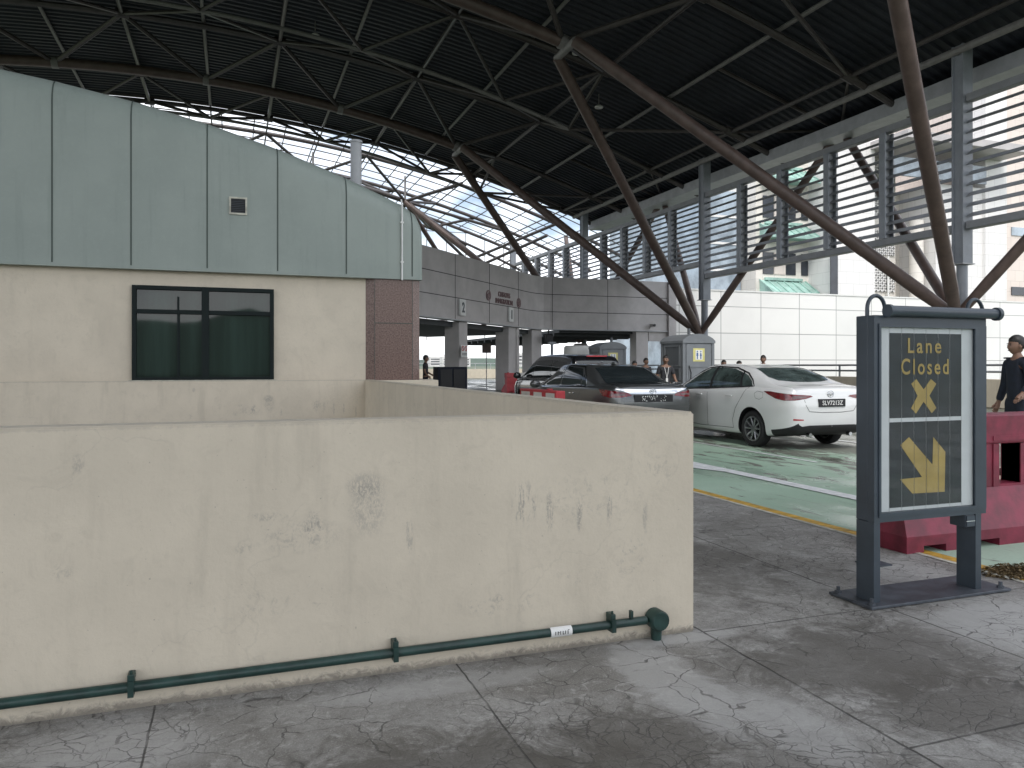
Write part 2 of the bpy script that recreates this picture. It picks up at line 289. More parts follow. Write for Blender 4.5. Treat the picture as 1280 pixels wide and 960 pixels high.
# ------------------------------------------------------------------ mesh helpers
class MB:
    def __init__(s): s.v = []; s.f = []; s.mi = []
    def add(s, vs, fs, m=0):
        o = len(s.v); s.v += [tuple(p) for p in vs]; s.f += [tuple(i+o for i in f) for f in fs]; s.mi += [m]*len(fs); return s
    def box(s, a, b, m=0, bev=0):
        x0,y0,z0 = a; x1,y1,z1 = b
        if x0>x1: x0,x1=x1,x0
        if y0>y1: y0,y1=y1,y0
        if z0>z1: z0,z1=z1,z0
        if bev:
            bm = bmesh.new(); bmesh.ops.create_cube(bm, size=1)
            for v in bm.verts: v.co = ((x0+x1)/2+v.co.x*(x1-x0), (y0+y1)/2+v.co.y*(y1-y0), (z0+z1)/2+v.co.z*(z1-z0))
            bmesh.ops.bevel(bm, geom=bm.edges[:]+bm.verts[:], offset=bev, segments=2, affect='EDGES', profile=.5)
            bm.verts.index_update()
            s.add([v.co[:] for v in bm.verts], [[v.index for v in f.verts] for f in bm.faces], m); bm.free(); return s
        vs = [(x0,y0,z0),(x1,y0,z0),(x1,y1,z0),(x0,y1,z0),(x0,y0,z1),(x1,y0,z1),(x1,y1,z1),(x0,y1,z1)]
        return s.add(vs, [(3,2,1,0),(4,5,6,7),(0,1,5,4),(1,2,6,5),(2,3,7,6),(3,0,4,7)], m)
    def tube(s, pts, r, seg=10, m=0, caps=True):
        pts = [Vector(p) for p in pts]; n = len(pts)
        rs = r if isinstance(r, (list, tuple)) else [r]*n
        vs = []; fs = []; up = None
        for i, p in enumerate(pts):
            d = (pts[min(i+1,n-1)] - pts[max(i-1,0)]).normalized()
            if up is None: up = Vector((0,0,1)) if abs(d.z) < .9 else Vector((1,0,0))
            a = d.cross(up).normalized(); b = a.cross(d).normalized(); up = b
            for k in range(seg):
                t = 2*math.pi*k/seg; vs.append(p + (a*math.cos(t) + b*math.sin(t))*rs[i])
        for i in range(n-1):
            for k in range(seg):
                fs.append((i*seg+k, i*seg+(k+1)%seg, (i+1)*seg+(k+1)%seg, (i+1)*seg+k))
        if caps: fs += [tuple(range(seg))[::-1], tuple((n-1)*seg+k for k in range(seg))]
        return s.add(vs, fs, m)
    def bar(s, p, q, w, h, m=0):      # rectangular bar from p to q, w sideways, h upward
        p, q = Vector(p), Vector(q); d = (q-p).normalized()
        up = Vector((0,0,1)) if abs(d.z) < .95 else Vector((0,1,0))
        a = d.cross(up).normalized()*w/2; b = a.cross(d).normalized()*h/2
        vs = [p-a-b,p+a-b,p+a+b,p-a+b,q-a-b,q+a-b,q+a+b,q-a+b]
        return s.add(vs, [(0,1,2,3),(7,6,5,4),(0,4,5,1),(1,5,6,2),(2,6,7,3),(3,7,4,0)], m)
    def prism(s, poly, y0, y1, m=0, axis='y'):     # polygon in (x,z) extruded along y, or (x,y) along z, or (y,z) along x
        n = len(poly)
        def P(a,b,c): return (a,c,b) if axis=='y' else ((a,b,c) if axis=='z' else (c,a,b))
        vs = [P(a,b,y0) for a,b in poly]+[P(a,b,y1) for a,b in poly]
        fs = [tuple(range(n)), tuple(range(2*n-1,n-1,-1))]+[(i,i+n,(i+1)%n+n,(i+1)%n) for i in range(n)]
        return s.add(vs, fs, m)
    def lathe(s, prof, c=(0,0,0), axis='z', seg=24, m=0):
        vs=[];fs=[];n=len(prof)
        for k in range(seg):
            t=2*math.pi*k/seg
            for r,h in prof:
                p=(r*math.cos(t),r*math.sin(t),h)
                if axis=='x': p=(h,p[0],p[1])
                if axis=='y': p=(p[0],h,p[1])
                vs.append((p[0]+c[0],p[1]+c[1],p[2]+c[2]))
        for k in range(seg):
            for i in range(n-1):
                a=k*n+i;b=((k+1)%seg)*n+i; fs.append((a,b,b+1,a+1))
        return s.add(vs,fs,m)
    def ell(s, c, r, seg=12, rings=8, m=0, fn=None):
        vs=[];fs=[]
        for i in range(rings+1):
            ph=math.pi*i/rings
            for k in range(seg):
                t=2*math.pi*k/seg
                p=Vector((math.sin(ph)*math.cos(t),math.sin(ph)*math.sin(t),math.cos(ph)))
                q=Vector((p.x*r[0],p.y*r[1],p.z*r[2]))
                if fn: q=fn(p,q)
                vs.append((q.x+c[0],q.y+c[1],q.z+c[2]))
        for i in range(rings):
            for k in range(seg): fs.append((i*seg+k,(i+1)*seg+k,(i+1)*seg+(k+1)%seg,i*seg+(k+1)%seg))
        return s.add(vs,fs,m)
    def build(s, name, mats, parent=None, smooth=False, world=True, fix=True):
        me = bpy.data.meshes.new(name); 
        off = Vector((0,0,0))
        if parent is not None and world: off = worldloc(parent)
        me.from_pydata([tuple(Vector(p)-off) for p in s.v], [], s.f)
        mats = mats if isinstance(mats,(list,tuple)) else [mats]
        for x in mats: me.materials.append(M[x] if isinstance(x,str) else x)
        me.polygons.foreach_set('material_index', s.mi)
        if fix:
            bm=bmesh.new(); bm.from_mesh(me); bmesh.ops.remove_doubles(bm, verts=bm.verts[:], dist=1e-5) if smooth else None
            bmesh.ops.recalc_face_normals(bm, faces=bm.faces[:]); bm.to_mesh(me); bm.free()
        me.update()
        if smooth:
            me.polygons.foreach_set('use_smooth',[True]*len(me.polygons)); me.set_sharp_from_angle(angle=R(smooth if smooth is not True else 40))
        o = bpy.data.objects.new(name, me); COL.objects.link(o)
        if parent is not None: o.parent = parent
        return o
def worldloc(o):
    v = Vector((0,0,0))
    while o is not None: v = v + o.location; o = o.parent
    return v
def tag(o, label=None, cat=None, group=None, kind='thing'):
    if label: o['label']=label
    if cat: o['category']=cat
    if group: o['group']=group
    if kind: o['kind']=kind
    return o
def thing(name, label, cat, loc=(0,0,0), group=None, rot=0):
    o = bpy.data.objects.new(name, None); COL.objects.link(o); o.empty_display_size=.1
    o.location=loc; o.rotation_euler=(0,0,rot)
    return tag(o,label,cat,group)
def struct(name, mb, m, label=None, smooth=False):
    o = mb.build(name, m, None, smooth); o['kind']='structure'; o['label']=label or name; o['category']='setting'; return o
def text_mb(txt, size, sx=1.0, extrude=.002, spacing=1.0, bold=0.0):
    cu = bpy.data.curves.new('lettering','FONT'); cu.body=txt; cu.size=size; cu.extrude=extrude; cu.align_x='CENTER'; cu.space_character=spacing; cu.offset=bold
    o = bpy.data.objects.new('lettering',cu); COL.objects.link(o)
    me = bpy.data.meshes.new_from_object(o.evaluated_get(DG()))
    mb = MB(); mb.add([(v.co.x*sx,-v.co.z,v.co.y) for v in me.vertices],[tuple(p.vertices) for p in me.polygons])
    bpy.data.objects.remove(o); bpy.data.curves.remove(cu); bpy.data.meshes.remove(me)
    return mb
def shift(mb, d, rot=0):
    c,s_=math.cos(rot),math.sin(rot)
    mb.v=[(x*c-y*s_+d[0],x*s_+y*c+d[1],z+d[2]) for x,y,z in mb.v]; return mb

# ------------------------------------------------------------------ camera and light
cam = bpy.data.cameras.new('camera'); co = bpy.data.objects.new('camera',cam); COL.objects.link(co)
co.location=(0,0,1.5); co.rotation_euler=(R(90),0,R(-20)); cam.sensor_width=36; cam.lens=36*961/1280; cam.shift_y=-23/1280
cam.clip_end=6000; cam.clip_start=.05; SC.camera=co
w = bpy.data.worlds.new('World'); SC.world=w; w.use_nodes=True; nt=w.node_tree
bg = nt.nodes['Background']
sky = N(nt,'ShaderNodeTexSky',sky_type='NISHITA'); sky.sun_disc=False; sky.sun_elevation=R(52); sky.sun_rotation=R(200); sky.air_density=1.0; sky.dust_density=2.5
tc = N(nt,'ShaderNodeTexCoord')
mp = N(nt,'ShaderNodeMapping'); mp.inputs['Scale'].default_value=(1,1,2.6); nt.links.new(tc.outputs['Generated'],mp.inputs['Vector'])
cl = noise(nt, 2.1, 7, .58, mp.outputs[0], .3)
sp_ = N(nt,'ShaderNodeSeparateXYZ'); nt.links.new(tc.outputs['Generated'],sp_.inputs[0])
cover = mth(nt,'SUBTRACT', cl, mth(nt,'MULTIPLY', ramp(nt, sp_.outputs[1], .35, .9), .092))
cover = mth(nt,'ADD', cover, mth(nt,'MULTIPLY', mth(nt,'SUBTRACT', 1.0, ramp(nt, sp_.outputs[2], .03, .22)), .16))
cm = mixc(nt, ramp(nt, cover, .33,.60), sky.outputs[0], mixc(nt, ramp(nt, noise(nt,3.5,5,.5,mp.outputs[0]),.3,.7), (10.2,10.7,11.5), (13.4,13.5,13.7)))
nt.links.new(cm, bg.inputs['Color']); bg.inputs['Strength'].default_value=.10
sl = bpy.data.lights.new('sun','SUN'); sl.energy=1.0; sl.angle=R(14); sl.color=(1,.965,.91)
so = bpy.data.objects.new('sun',sl); COL.objects.link(so)
el,az=R(52),R(200)   # azimuth measured clockwise from +Y
d = Vector((math.sin(az)*math.cos(el), math.cos(az)*math.cos(el), math.sin(el)))
so.rotation_euler = d.to_track_quat('Z','Y').to_euler()
SC.view_settings.view_transform='Standard'; SC.view_settings.look='None'; SC.view_settings.gamma=1; SC.view_settings.use_curve_mapping=False
SC.view_settings.exposure=0.86
SC.cycles.max_bounces=6; SC.cycles.diffuse_bounces=4; SC.cycles.glossy_bounces=3; SC.cycles.transparent_max_bounces=10; SC.cycles.caustics_reflective=False; SC.cycles.caustics_refractive=False

# ------------------------------------------------------------------ ground, road, markings
g=MB(); g.add([(-3000,-3000,-.06),(3000,-3000,-.06),(3000,3000,-.06),(-3000,3000,-.06)],[(0,1,2,3)]); struct('ground',g,'ground','flat land out to the horizon')
g=MB(); g.box((-16,-14,-.05),(5.14,90,0)); struct('pavement',g,'concrete','cracked grey concrete pavement with dark stains and joints')
g=MB(); g.box((5.14,-14,-.05),(34,90,-.008)); struct('road',g,'road','green painted checkpoint road with worn wet patches')
g=MB(); g.add([(5.125,-14,.004),(5.175,-14,.004),(5.175,90,.004),(5.125,90,.004)],[(0,1,2,3)]); struct('kerb_edge_line',g,'kerbline','pale edge strip beside the yellow line')
g=MB(); g.add([(5.18,-14,0),(5.31,-14,0),(5.31,60,0),(5.18,60,0)],[(0,1,2,3)]); struct('yellow_line',g,'yellowline','yellow line along the pavement edge')
g=MB(); g.add([(6.55,3.9,0),(6.77,3.9,0),(6.77,60,0),(6.55,60,0)],[(0,1,2,3)]); g.add([(6.36,9.7,.0),(6.547,9.2,.0),(6.547,14,.0),(6.36,14,.0)],[(0,1,2,3)]); struct('white_lane_line',g,'whiteline','broad white lane line on the green road')
g=MB(); g.add([(8.50,9.6,0),(8.57,9.6,0),(8.57,13.2,0),(8.50,13.2,0)],[(0,1,2,3)]); g.add([(11.4,9,0),(11.5,9,0),(11.5,40,0),(11.4,40,0)],[(0,1,2,3)]); struct('thin_lane_line',g,'whiteline','thin white lane dashes beside the white car')
# leaf litter by the road edge
g=MB()
g.add([(5.40+.32*math.cos(a*.5236)*(1+.2*math.sin(a*2.3)),3.98+.16*math.sin(a*.5236)*(1+.25*math.cos(a*1.7)),.003) for a in range(12)],[tuple(range(12))])
for i in range(1100):
    a=random.uniform(0,6.28); r=random.random()**.6
    x=5.40+math.cos(a)*r*.36; y=3.98+math.sin(a)*r*.2; z=.004+.03*(1-r)*random.random(); s_=random.uniform(.006,.022); t=random.uniform(0,3.14)
    g.add([(x+s_*math.cos(t),y+s_*math.sin(t),z),(x-s_*.5*math.sin(t),y+s_*.5*math.cos(t),z+random.uniform(0,.014)),(x-s_*math.cos(t),y-s_*math.sin(t),z+random.uniform(0,.01)),(x+s_*.5*math.sin(t),y-s_*.5*math.cos(t),z)],[(0,1,2,3)])
tag(g.build('leaf_litter','moss',fix=False),'brown leaf litter and moss heaped at the end of the yellow line','litter',kind='stuff')

# ------------------------------------------------------------------ parapet wall and pipe
bm=bmesh.new()
poly=[(-9,3.73),(2.455,3.73),(2.455,14.42),(-9,14.42),(-9,14.27),(2.305,14.27),(2.305,3.88),(-9,3.88)]
f=bm.faces.new([bm.verts.new((x,y,0)) for x,y in poly]); r=bmesh.ops.extrude_face_region(bm,geom=[f])
for v in r['geom']:
    if isinstance(v,bmesh.types.BMVert): v.co.z=1.24
bmesh.ops.recalc_face_normals(bm,faces=bm.faces[:])
bmesh.ops.bevel(bm,geom=[e for e in bm.edges if max(v.co.z for v in e.verts)>1],offset=.012,segments=2,affect='EDGES')
me=bpy.data.meshes.new('parapet_wall'); bm.to_mesh(me); bm.free(); me.materials.append(M['parapet'])
o=bpy.data.objects.new('parapet_wall',me); COL.objects.link(o); tag(o,'low cream painted parapet wall with grey scuff marks, in front of the green building','wall')
t=thing('drain_pipe','dark green pipe along the foot of the cream parapet wall','pipe',(2.18,3.69,0))
g=MB(); g.tube([(-9,3.69,.10),(2.12,3.69,.112)],.0225,14); g.build('pipe','greenpipe',t,smooth=True)
g=MB(); g.lathe([(0,-.055),(.048,-.055),(.055,-.045),(.055,.03),(0,.03)],(2.185,3.69,.112),'y',20); g.build('elbow_cap','greenpipe',t,smooth=35)
g=MB(); g.tube([(2.185,3.69,.1),(2.185,3.69,.0)],[.034,.028],12); g.build('outlet','greenpipe',t,smooth=True)
for x in (-3.0,-1.7,-.41,.74,1.91):
    g=MB(); z=.10+.012*(x+9)/11.1
    g.box((x-.012,3.655,z-.034),(x+.012,3.728,z+.034)); g.box((x-.014,3.665,z+.03),(x+.014,3.728,z+.06),bev=.003); g.tube([(x,3.68,z+.04),(x,3.68,z+.075)],.006,8)
    g.build('bracket','greenpipe',t)
g=MB(); g.box((2.02,3.675,.135),(2.035,3.70,.175)); g.build('bleed_nipple','greenpipe',t)
g=MB(); 
for k in range(9):
    a=-2.1+k*.3; 
    g.add([(1.55,3.69+math.sin(a)*.0275*0-math.cos(a+1.2)*.0275,.111+math.sin(a+1.2)*.0275),(1.67,3.69-math.cos(a+1.2)*.0275,.1113+math.sin(a+1.2)*.0275)],[])
fs=[(2*k,2*k+1,2*k+3,2*k+2) for k in range(8)]; g.f=fs; g.mi=[0]*8
lb=g.build('pipe_label','paper',t,smooth=True)
g=MB()
for k in range(6):
    x=1.572+k*.014; g.box((x,3.6605,.104),(x+.003,3.6625,.122)); 
    if k%2: g.box((x+.003,3.6605,.104+.01*(k%3)),(x+.009,3.6625,.107+.01*(k%3)))
g.build('label_print','ink',lb)

# ------------------------------------------------------------------ green clad building
B=thing('checkpoint_office','low beige office with sage green curved cladding above its dark window','building',(-3,14.5,0))
g=MB(); g.box((-15,14.6,0),(-1.61,14.9,3.24)); g.box((.71,14.6,0),(2.6,14.9,3.24)); g.box((-1.61,14.6,0),(.71,14.9,1.25)); g.box((-1.61,14.6,2.88),(.71,14.9,3.24))
g.box((-15,14.9,0),(3.38,34,3.2)); g.build('wall','beige',B)
prof=[(-15,5.9),(-12,6.4),(-9,6.62),(-6,6.62),(-4.5,6.5),(-3.5,6.37),(-2.78,6.28),(-1.6,6.08),(-.41,5.82),(.77,5.49),(1.99,5.07),(2.9,4.70),(3.15,4.58),(3.33,4.46),(3.42,4.28)]
def top(x):
    for (a,za),(b,zb) in zip(prof,prof[1:]):
        if a<=x<=b: return za+(zb-za)*(x-a)/(b-a)
    return prof[-1][1]
xs=sorted(set([-15+i*.3 for i in range(61)]+[3.15,3.25,3.33,3.38,3.42])); xs=[x for x in xs if x<=3.42]
cr=[]   # cross-section: face, rolled edge, roof
def section(x):
    zt=top(x); r=min(.42,zt-3.3)
    pts=[(14.45,3.2)]+[(14.45,3.2+(zt-r-3.2)*k/4) for k in range(1,4)]
    for k in range(7):
        a=math.pi/2*k/6; pts.append((14.45+r*.9*(1-math.cos(a)),zt-r+r*math.sin(a)))
    pts+=[(20,zt+.12),(34,zt+.2),(34,3.2)]
    return [(x,y,z) for y,z in pts]
g=MB(); S=[section(x) for x in xs]; n=len(S[0])
vs=[p for s_ in S for p in s_]; fs=[]
for i in range(len(xs)-1):
    for k in range(n): fs.append((i*n+k,(i+1)*n+k,(i+1)*n+(k+1)%n,i*n+(k+1)%n))
fs+=[tuple(range(n)),tuple((len(xs)-1)*n+k for k in range(n))[::-1]]
g.add(vs,fs); cladding=g.build('cladding','clad',B,smooth=30)
g=MB()
for x in (-13.5,-12.3,-11.1,-9.9,-8.7,-7.5,-6.35,-5.15,-3.97,-2.78,-1.61,-.41,.77,1.99,3.23):
    a=section(x-.011); b=section(x+.011); k0=len(g.v)
    for (p,q) in list(zip(a,b))[:12]:
        nrm=Vector((0,-.006,.0)) if p[1]<14.5 else Vector((0,-.003,.006))
        g.v+= [tuple(Vector(p)+nrm),tuple(Vector(q)+nrm)]
    for i in range(11): g.f.append((k0+2*i,k0+2*i+1,k0+2*i+3,k0+2*i+2)); g.mi.append(0)
g.build('cladding_seam','seam',cladding,fix=False)
g=MB(); g.box((-15,14.442,3.14),(3.425,14.61,3.2)); g.box((3.38,14.61,3.14),(3.425,34,3.2)); g.build('drip_edge','clad',B)
W=MB()
for a,b in (((-1.61,14.54,1.25),(-1.545,14.66,2.88)),((.645,14.54,1.25),(.71,14.66,2.88)),((-.505,14.53,1.25),(-.385,14.66,2.88)),
            ((-1.545,14.54,2.815),(-.505,14.66,2.88)),((-.385,14.54,2.815),(.645,14.66,2.88)),((-1.545,14.54,1.25),(-.505,14.66,1.30)),((-.385,14.54,1.25),(.645,14.66,1.30)),
            ((-1.545,14.55,2.40),(-.505,14.66,2.47)),((-.385,14.55,2.40),(.645,14.66,2.47)),((-.90,14.555,1.30),(-.86,14.66,2.40)),((-.9,14.57,2.47),(-.87,14.66,2.7))): W.box(a,b)
W=W.build('window','darkframe',B)
for x0,x1,z0,z1 in ((-1.545,-.9,1.3,2.4),(-.86,-.505,1.3,2.4),(-.385,.645,1.3,2.4),(-1.545,-.505,2.47,2.815),(-.385,.645,2.47,2.815)):
    g=MB(); g.box((x0,14.62,z0),(x1,14.63,z1)); g.build('pane','winglass',W)
g=MB(); g.box((-1.66,14.535,1.205),(.75,14.6,1.248)); g.build('window_sill','kerbline',B)
g=MB(); g.prism([(2.34,14.62),(2.52,14.50),(3.25,14.50),(3.41,14.62),(3.41,15.4),(2.34,15.4)],1.0,3.138,axis='z'); gc=g.build('granite_column','granite',B)
g=MB(); g.box((2.515,14.494,2.30),(3.255,14.4985,2.312)); g.box((2.52,14.494,1.23),(2.528,14.4985,2.298)); g.box((3.242,14.494,1.23),(3.25,14.4985,2.298)); g.box((2.52,14.494,2.314),(2.528,14.4985,3.135)); g.box((3.242,14.494,2.314),(3.25,14.4985,3.135)); g.build('column_joint','seam',gc)
g=MB(); g.box((2.46,14.35,0),(3.72,15.2,1.225),bev=.01); g.build('column_plinth','parapet',B)
V=MB(); V.box((-.05,14.425,4.17),(.25,14.455,4.2)); V.box((-.05,14.425,4.45),(.25,14.455,4.48)); V.box((-.05,14.425,4.2),(-.02,14.455,4.45)); V.box((.22,14.425,4.2),(.25,14.455,4.45))
V=V.build('vent_grille','kerbline',B)
g=MB(); g.box((-.02,14.445,4.2),(.22,14.449,4.45),1)
for k in range(8): g.add([(-.02,14.43,4.205+k*.031),(.22,14.43,4.205+k*.031),(.22,14.445,4.228+k*.031),(-.02,14.445,4.228+k*.031)],[(0,1,2,3)])
g.build('vent_slats',['soffit','ink'],V)
g=MB(); g.tube([(3.03,14.42,3.12),(3.03,14.42,4.55),(3.03,14.5,4.66)],.016,8)
for z in (3.45,4.2): g.box((3.0,14.40,z),(3.06,14.45,z+.03))
g.build('conduit','white',B,smooth=True)
g=MB(); g.tube([(2.73,18.2,4.7),(2.73,18.2,6.75)],.13,16); g.lathe([(0,6.77),(.15,6.77),(.15,6.72),(.0,6.72)],(2.73,18.2,0),'z',16)
g.build('vent_pipe','mullion',B,smooth=35)

# ------------------------------------------------------------------ canopy roof
zl=lambda X: 17.9-(X+5)**2/138
zu=lambda X: 19.2-(X+5)**2/172
zd=lambda X: zu(X)+.42
Y0,Y1=-26.0,57.0; XO,YO=4.9,12.4     # nearer than YO, unseen roof only over the pavement, shaped to shade the wall
C=thing('canopy_roof','huge dark vaulted canopy roof of corrugated sheet on brown tube trusses','roof',(0,30,0))
g=MB(); pitch=.46; XS=[-24+i*1.5 for i in range(36)]; XS=[x for x in XS if x<29]+[29.0]
ys=[]; y=Y0
while y<Y1: ys+=[(y,0),(y+.16,0),(y+.22,.10),(y+.40,.10)]; y+=pitch
nx=len(XS)
for (yy,dz) in ys:
    for x in XS: g.v.append((x,yy,zd(x)+dz))
for i in range(len(ys)-1):
    for k in range(nx-1):
        if ys[i][0]<YO and XS[k+1]>XO+.2: continue  # unseen bay left open so sky light reaches the road
        g.f.append((i*nx+k,i*nx+k+1,(i+1)*nx+k+1,(i+1)*nx+k)); g.mi.append(0)
# outer skin above
o0=len(g.v)
for yy in (Y0,YO,Y1):
    for x in XS: g.v.append((x,yy,zd(x)+.35))
for k in range(nx-1):
    g.f.append((o0+nx+k,o0+nx+k+1,o0+2*nx+k+1,o0+2*nx+k)); g.mi.append(0)
    if XS[k+1]<=XO+.2: g.f.append((o0+k,o0+k+1,o0+nx+k+1,o0+nx+k)); g.mi.append(0)
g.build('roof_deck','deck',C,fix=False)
LN=[13.7-7.55*i for i in range(5)]           # lower nodes: 13.7, 6.15, -1.4, -8.95, -16.5
UN=[25.0,17.5,9.9,2.4,-5.2,-12.7,-20.2]      # upper nodes
YM=[-20.9,-3.8,13.3,30.4,47.2,64.0]; YC=[4.7,21.8,38.9,55.5]
YU=[-24,-16,-7.6,.6,9.2,17.4,26.2,34.6,43.0,51.4,56.7]
def arch(fn,y,x0,x1,n=26): return [(x0+(x1-x0)*i/n,y,fn(x0+(x1-x0)*i/n)) for i in range(n+1)]
LX={-20.9:4.9,-3.8:4.9,13.3:12.6,30.4:13.4,47.2:13.4,64.0:13.7}
for y in YM[:5]:
    g=MB(); g.tube(arch(zl,y,-22,LX[y]),.27,12)
    ch=g.build('main_arch','tube',C,smooth=True)
    if y in (30.4,47.2):
        g=MB(); g.tube([(13.55,y-1.0,15.15),(13.55,y+1.0,15.15)],.17,14); g.build('strut_yoke','tubeL',ch,smooth=35)
        g=MB(); g.tube([(13.3,y,zl(13.3)),(13.55,y,15.15)],.20,12); g.build('yoke_pin','tubeL',ch,smooth=35)
    for x in [v for v in LN if v<=LX[y]+1.2]:
        x=min(x,LX[y]); g=MB(); g.tube([(x-.16,y,zl(x-.16)),(x+.16,y,zl(x+.16))],.32,12); g.build('node_collar','tubeL',ch,smooth=35)
for y in YU:
    g=MB(); g.tube(arch(zu,y,-23,28.6 if y>YO else XO),.16,8)
    for x in UN:
        if x<XO or y>YO: g.tube([(x-.3,y,zu(x-.3)),(x+.3,y,zu(x+.3))],.235,8)
    g.build('upper_arch','tubeD',C,smooth=True)
for y in YC[1:]:
    g=MB(); g.tube(arch(lambda X:zl(X)+.35,y,-21,17.5),.11,8); g.build('secondary_arch','tubeL',C,smooth=True)
for x,r_,m_ in [(26.0,.15,'tubeL')]+[(x,.11,'tubeD') for x in UN]+[(21.3,.10,'tubeL'),(13.7,.09,'tubeL'),(6.15,.09,'tubeL'),(-1.4,.09,'tubeL'),(-9,.09,'tubeL')]:
    g=MB(); zz=zu(x)+(.0 if m_=='tubeD' else (-.10 if x==26 else .24)); g.tube([(x,(Y0 if x<XO else YO)+.3,zz),(x,Y1-.2,zz)],r_,8); g.build('purlin',m_,C,smooth=True)
nb=0
def brace(p,q,r_,name,m_):
    g=MB(); g.tube([p,q],r_,7); g.build(name,m_,C,smooth=True)
for y in YM[2:5]:
    ya=[v for v in YU if v<y][-1]; yb=[v for v in YU if v>y][0]
    if ya<YO: ya=yb
    for i,x in enumerate(LN):
        xx=min(x,LX[y])
        for xu in (x+3.78,x-3.78):
            xu=min(UN,key=lambda q:abs(q-xu))
            for yu in (ya,yb): brace((xx,y,zl(xx)),(xu,yu,zu(xu)),.125,'diagonal_brace','tubeD')
for y in YC[1:4]:
    ya=[v for v in YU if v<y][-1]; yb=[v for v in YU if v>y][0]
    for x in LN[:4]+[17.5]:
        if x==17.5: xuS=(25.0,17.5)
        else: xuS=(x+3.78,x-3.78)
        for xu in xuS:
            xu=min(UN,key=lambda q:abs(q-xu))
            for yu in (ya,yb): brace((x,y,zl(x)+.35),(xu,yu,zu(xu)),.095,'secondary_brace','tubeD')
# eave framing beside the louvres
for y in (13.3,30.4,47.2):
    for yu in [v for v in YU if abs(v-y)<10 and v>YO]:
        brace((28.5,y,13.2),(25.0,yu,zu(25)),.07,'eave_brace','tubeD')
    brace((28.5,y,13.2),(21.3,y,zu(21.3)+.2),.09,'eave_brace','tubeD')
g=MB(); g.box((27.4,YO,12.6),(27.55,Y1,13.2)); g.box((27.55,YO,12.6),(28.9,Y1,12.67)); g.build('eave_gutter','mullion',C)
g=MB(); g.tube([(28.5,YO+.3,13.0),(28.5,Y1-.3,13.0)],.12,8); g.build('eave_beam','tubeL',C,smooth=True)
g=MB(); g.add([(-24,Y1,zd(-24)-.1),(-24,Y1+.1,zd(-24)-.1)],[])
g=MB(); g.tube(arch(zd,Y1+.02,-23.5,28.8),.14,6); g.build('end_rim','tubeD',C,smooth=True)
# open glazed end bay beyond the deck
E=thing('skylight_bay','open glazed end bay of thin bars and braces beyond the dark canopy','skylight',(5,64,8))
g=MB(); g.tube(arch(zl,64.0,-22,13.7),.2,10); g.build('main_arch','tubeD',E,smooth=True)
for y in (60.4,68.2,74.0):
    g=MB(); g.tube(arch(zu,y,-22,33),.16,8); g.build('upper_arch','tubeD',E,smooth=True)
for x in LN:
    for xu in (x+3.78,x-3.78):
        for yu in (60.4,68.2):
            g=MB(); g.tube([(x,64,zl(x)),(xu,yu,zu(xu))],.12,7); g.build('diagonal_brace','tubeD',E,smooth=True)
    g=MB(); g.tube([(x,64,zl(x)),(x,64,zu(x)+.3)],.09,7); g.build('king_post','tubeL',E,smooth=True)
for x in UN[:6]+[13.7,6.15,-1.4]:
    g=MB(); g.tube([(x,57.1,zu(x)+.05),(x,74,zu(x)+.05)],.06,6); g.build('purlin','tubeL',E,smooth=True)
g=MB(); g.tube([(13.7,64,zl(13.7)),(24,74,5.5)],.2,10); g.build('raking_strut','tube',E,smooth=True)
g=MB(); g.tube([(6.15,64,zl(6.15)),(17,74,5.0)],.16,10); g.build('raking_strut','tube',E,smooth=True)
g=MB(); g.tube([(6.15,64,zl(6.15)),(13.5,62,8.0)],.16,10); g.build('raking_strut','tube',E,smooth=True)
for x in range(-18,30,2):
    g=MB(); g.tube([(x,74,zu(x)),(x,74,4.0)],.045,6); g.build('glazing_bar','tubeL',E)
for k in range(8):
    y=58.4+2.1*k; g=MB(); g.tube(arch(lambda X:zu(X)+.12,y,-14,31,20),.045,6); g.build('glazing_bar','tubeD',E)
for k in range(18):
    x=-9.5+2.2*k; g=MB(); g.tube([(x,57.15,zu(x)+.12),(x,74,zu(x)+.12)],.045,6); g.build('glazing_bar','tubeD',E)
for z in (6,8.2,10.4,12.6,14.8,17):
    xm=-5+math.sqrt(max(0,(19.2-z)*172)); g=MB(); g.tube([(-20,74.06,z),(min(xm,27),74.06,z)],.04,6); g.build('glazing_rail','tubeL',E)
for x in LN[:4]:
    g=MB(); g.tube(arch(lambda X:zl(X)+.3,71.0,-20,27),.13,8) if x==LN[0] else g.tube([(x+3.78,71,zl(x+3.78)+.3),(x,68.2,zu(x))],.09,7); g.build('rear_arch' if x==LN[0] else 'diagonal_brace','tubeD',E,smooth=True)
    for xx in (x+3.78,):
        for (yy,zz,xo) in ((64.0,zl(x),x),(74.0,zu(xx),xx),(68.2,zu(x+7.5),x+7.5)):
            g=MB(); g.tube([(xx,71,zl(xx)+.3),(xo,yy,zz)],.13,7); g.build('diagonal_brace','tubeD',E,smooth=True)
for (p_,q_) in (((13.7,64,zl(13.7)),(22,74,13.6)),((13.7,64,zl(13.7)),(17.5,59.8,zu(17.5))),((13.7,64,zl(13.7)),(25,68.2,zu(25))),((21.3,71,11.6),(26,59.8,13.6)),((21.3,71,11.6),(13.7,64,zl(13.7))),((21.3,71,11.6),(24,74,6)),((21.3,71,11.6),(17.5,74,zu(17.5))),((18,73,9),(25,60,12.5)),((14,73,8.5),(21.3,71,11.6)),((14,73,8.5),(13.7,64,zl(13.7))),((14,73,8.5),(9.9,74,zu(9.9)))):
    g=MB(); g.tube([p_,q_],.14,7); g.build('diagonal_brace','tubeD',E,smooth=True)
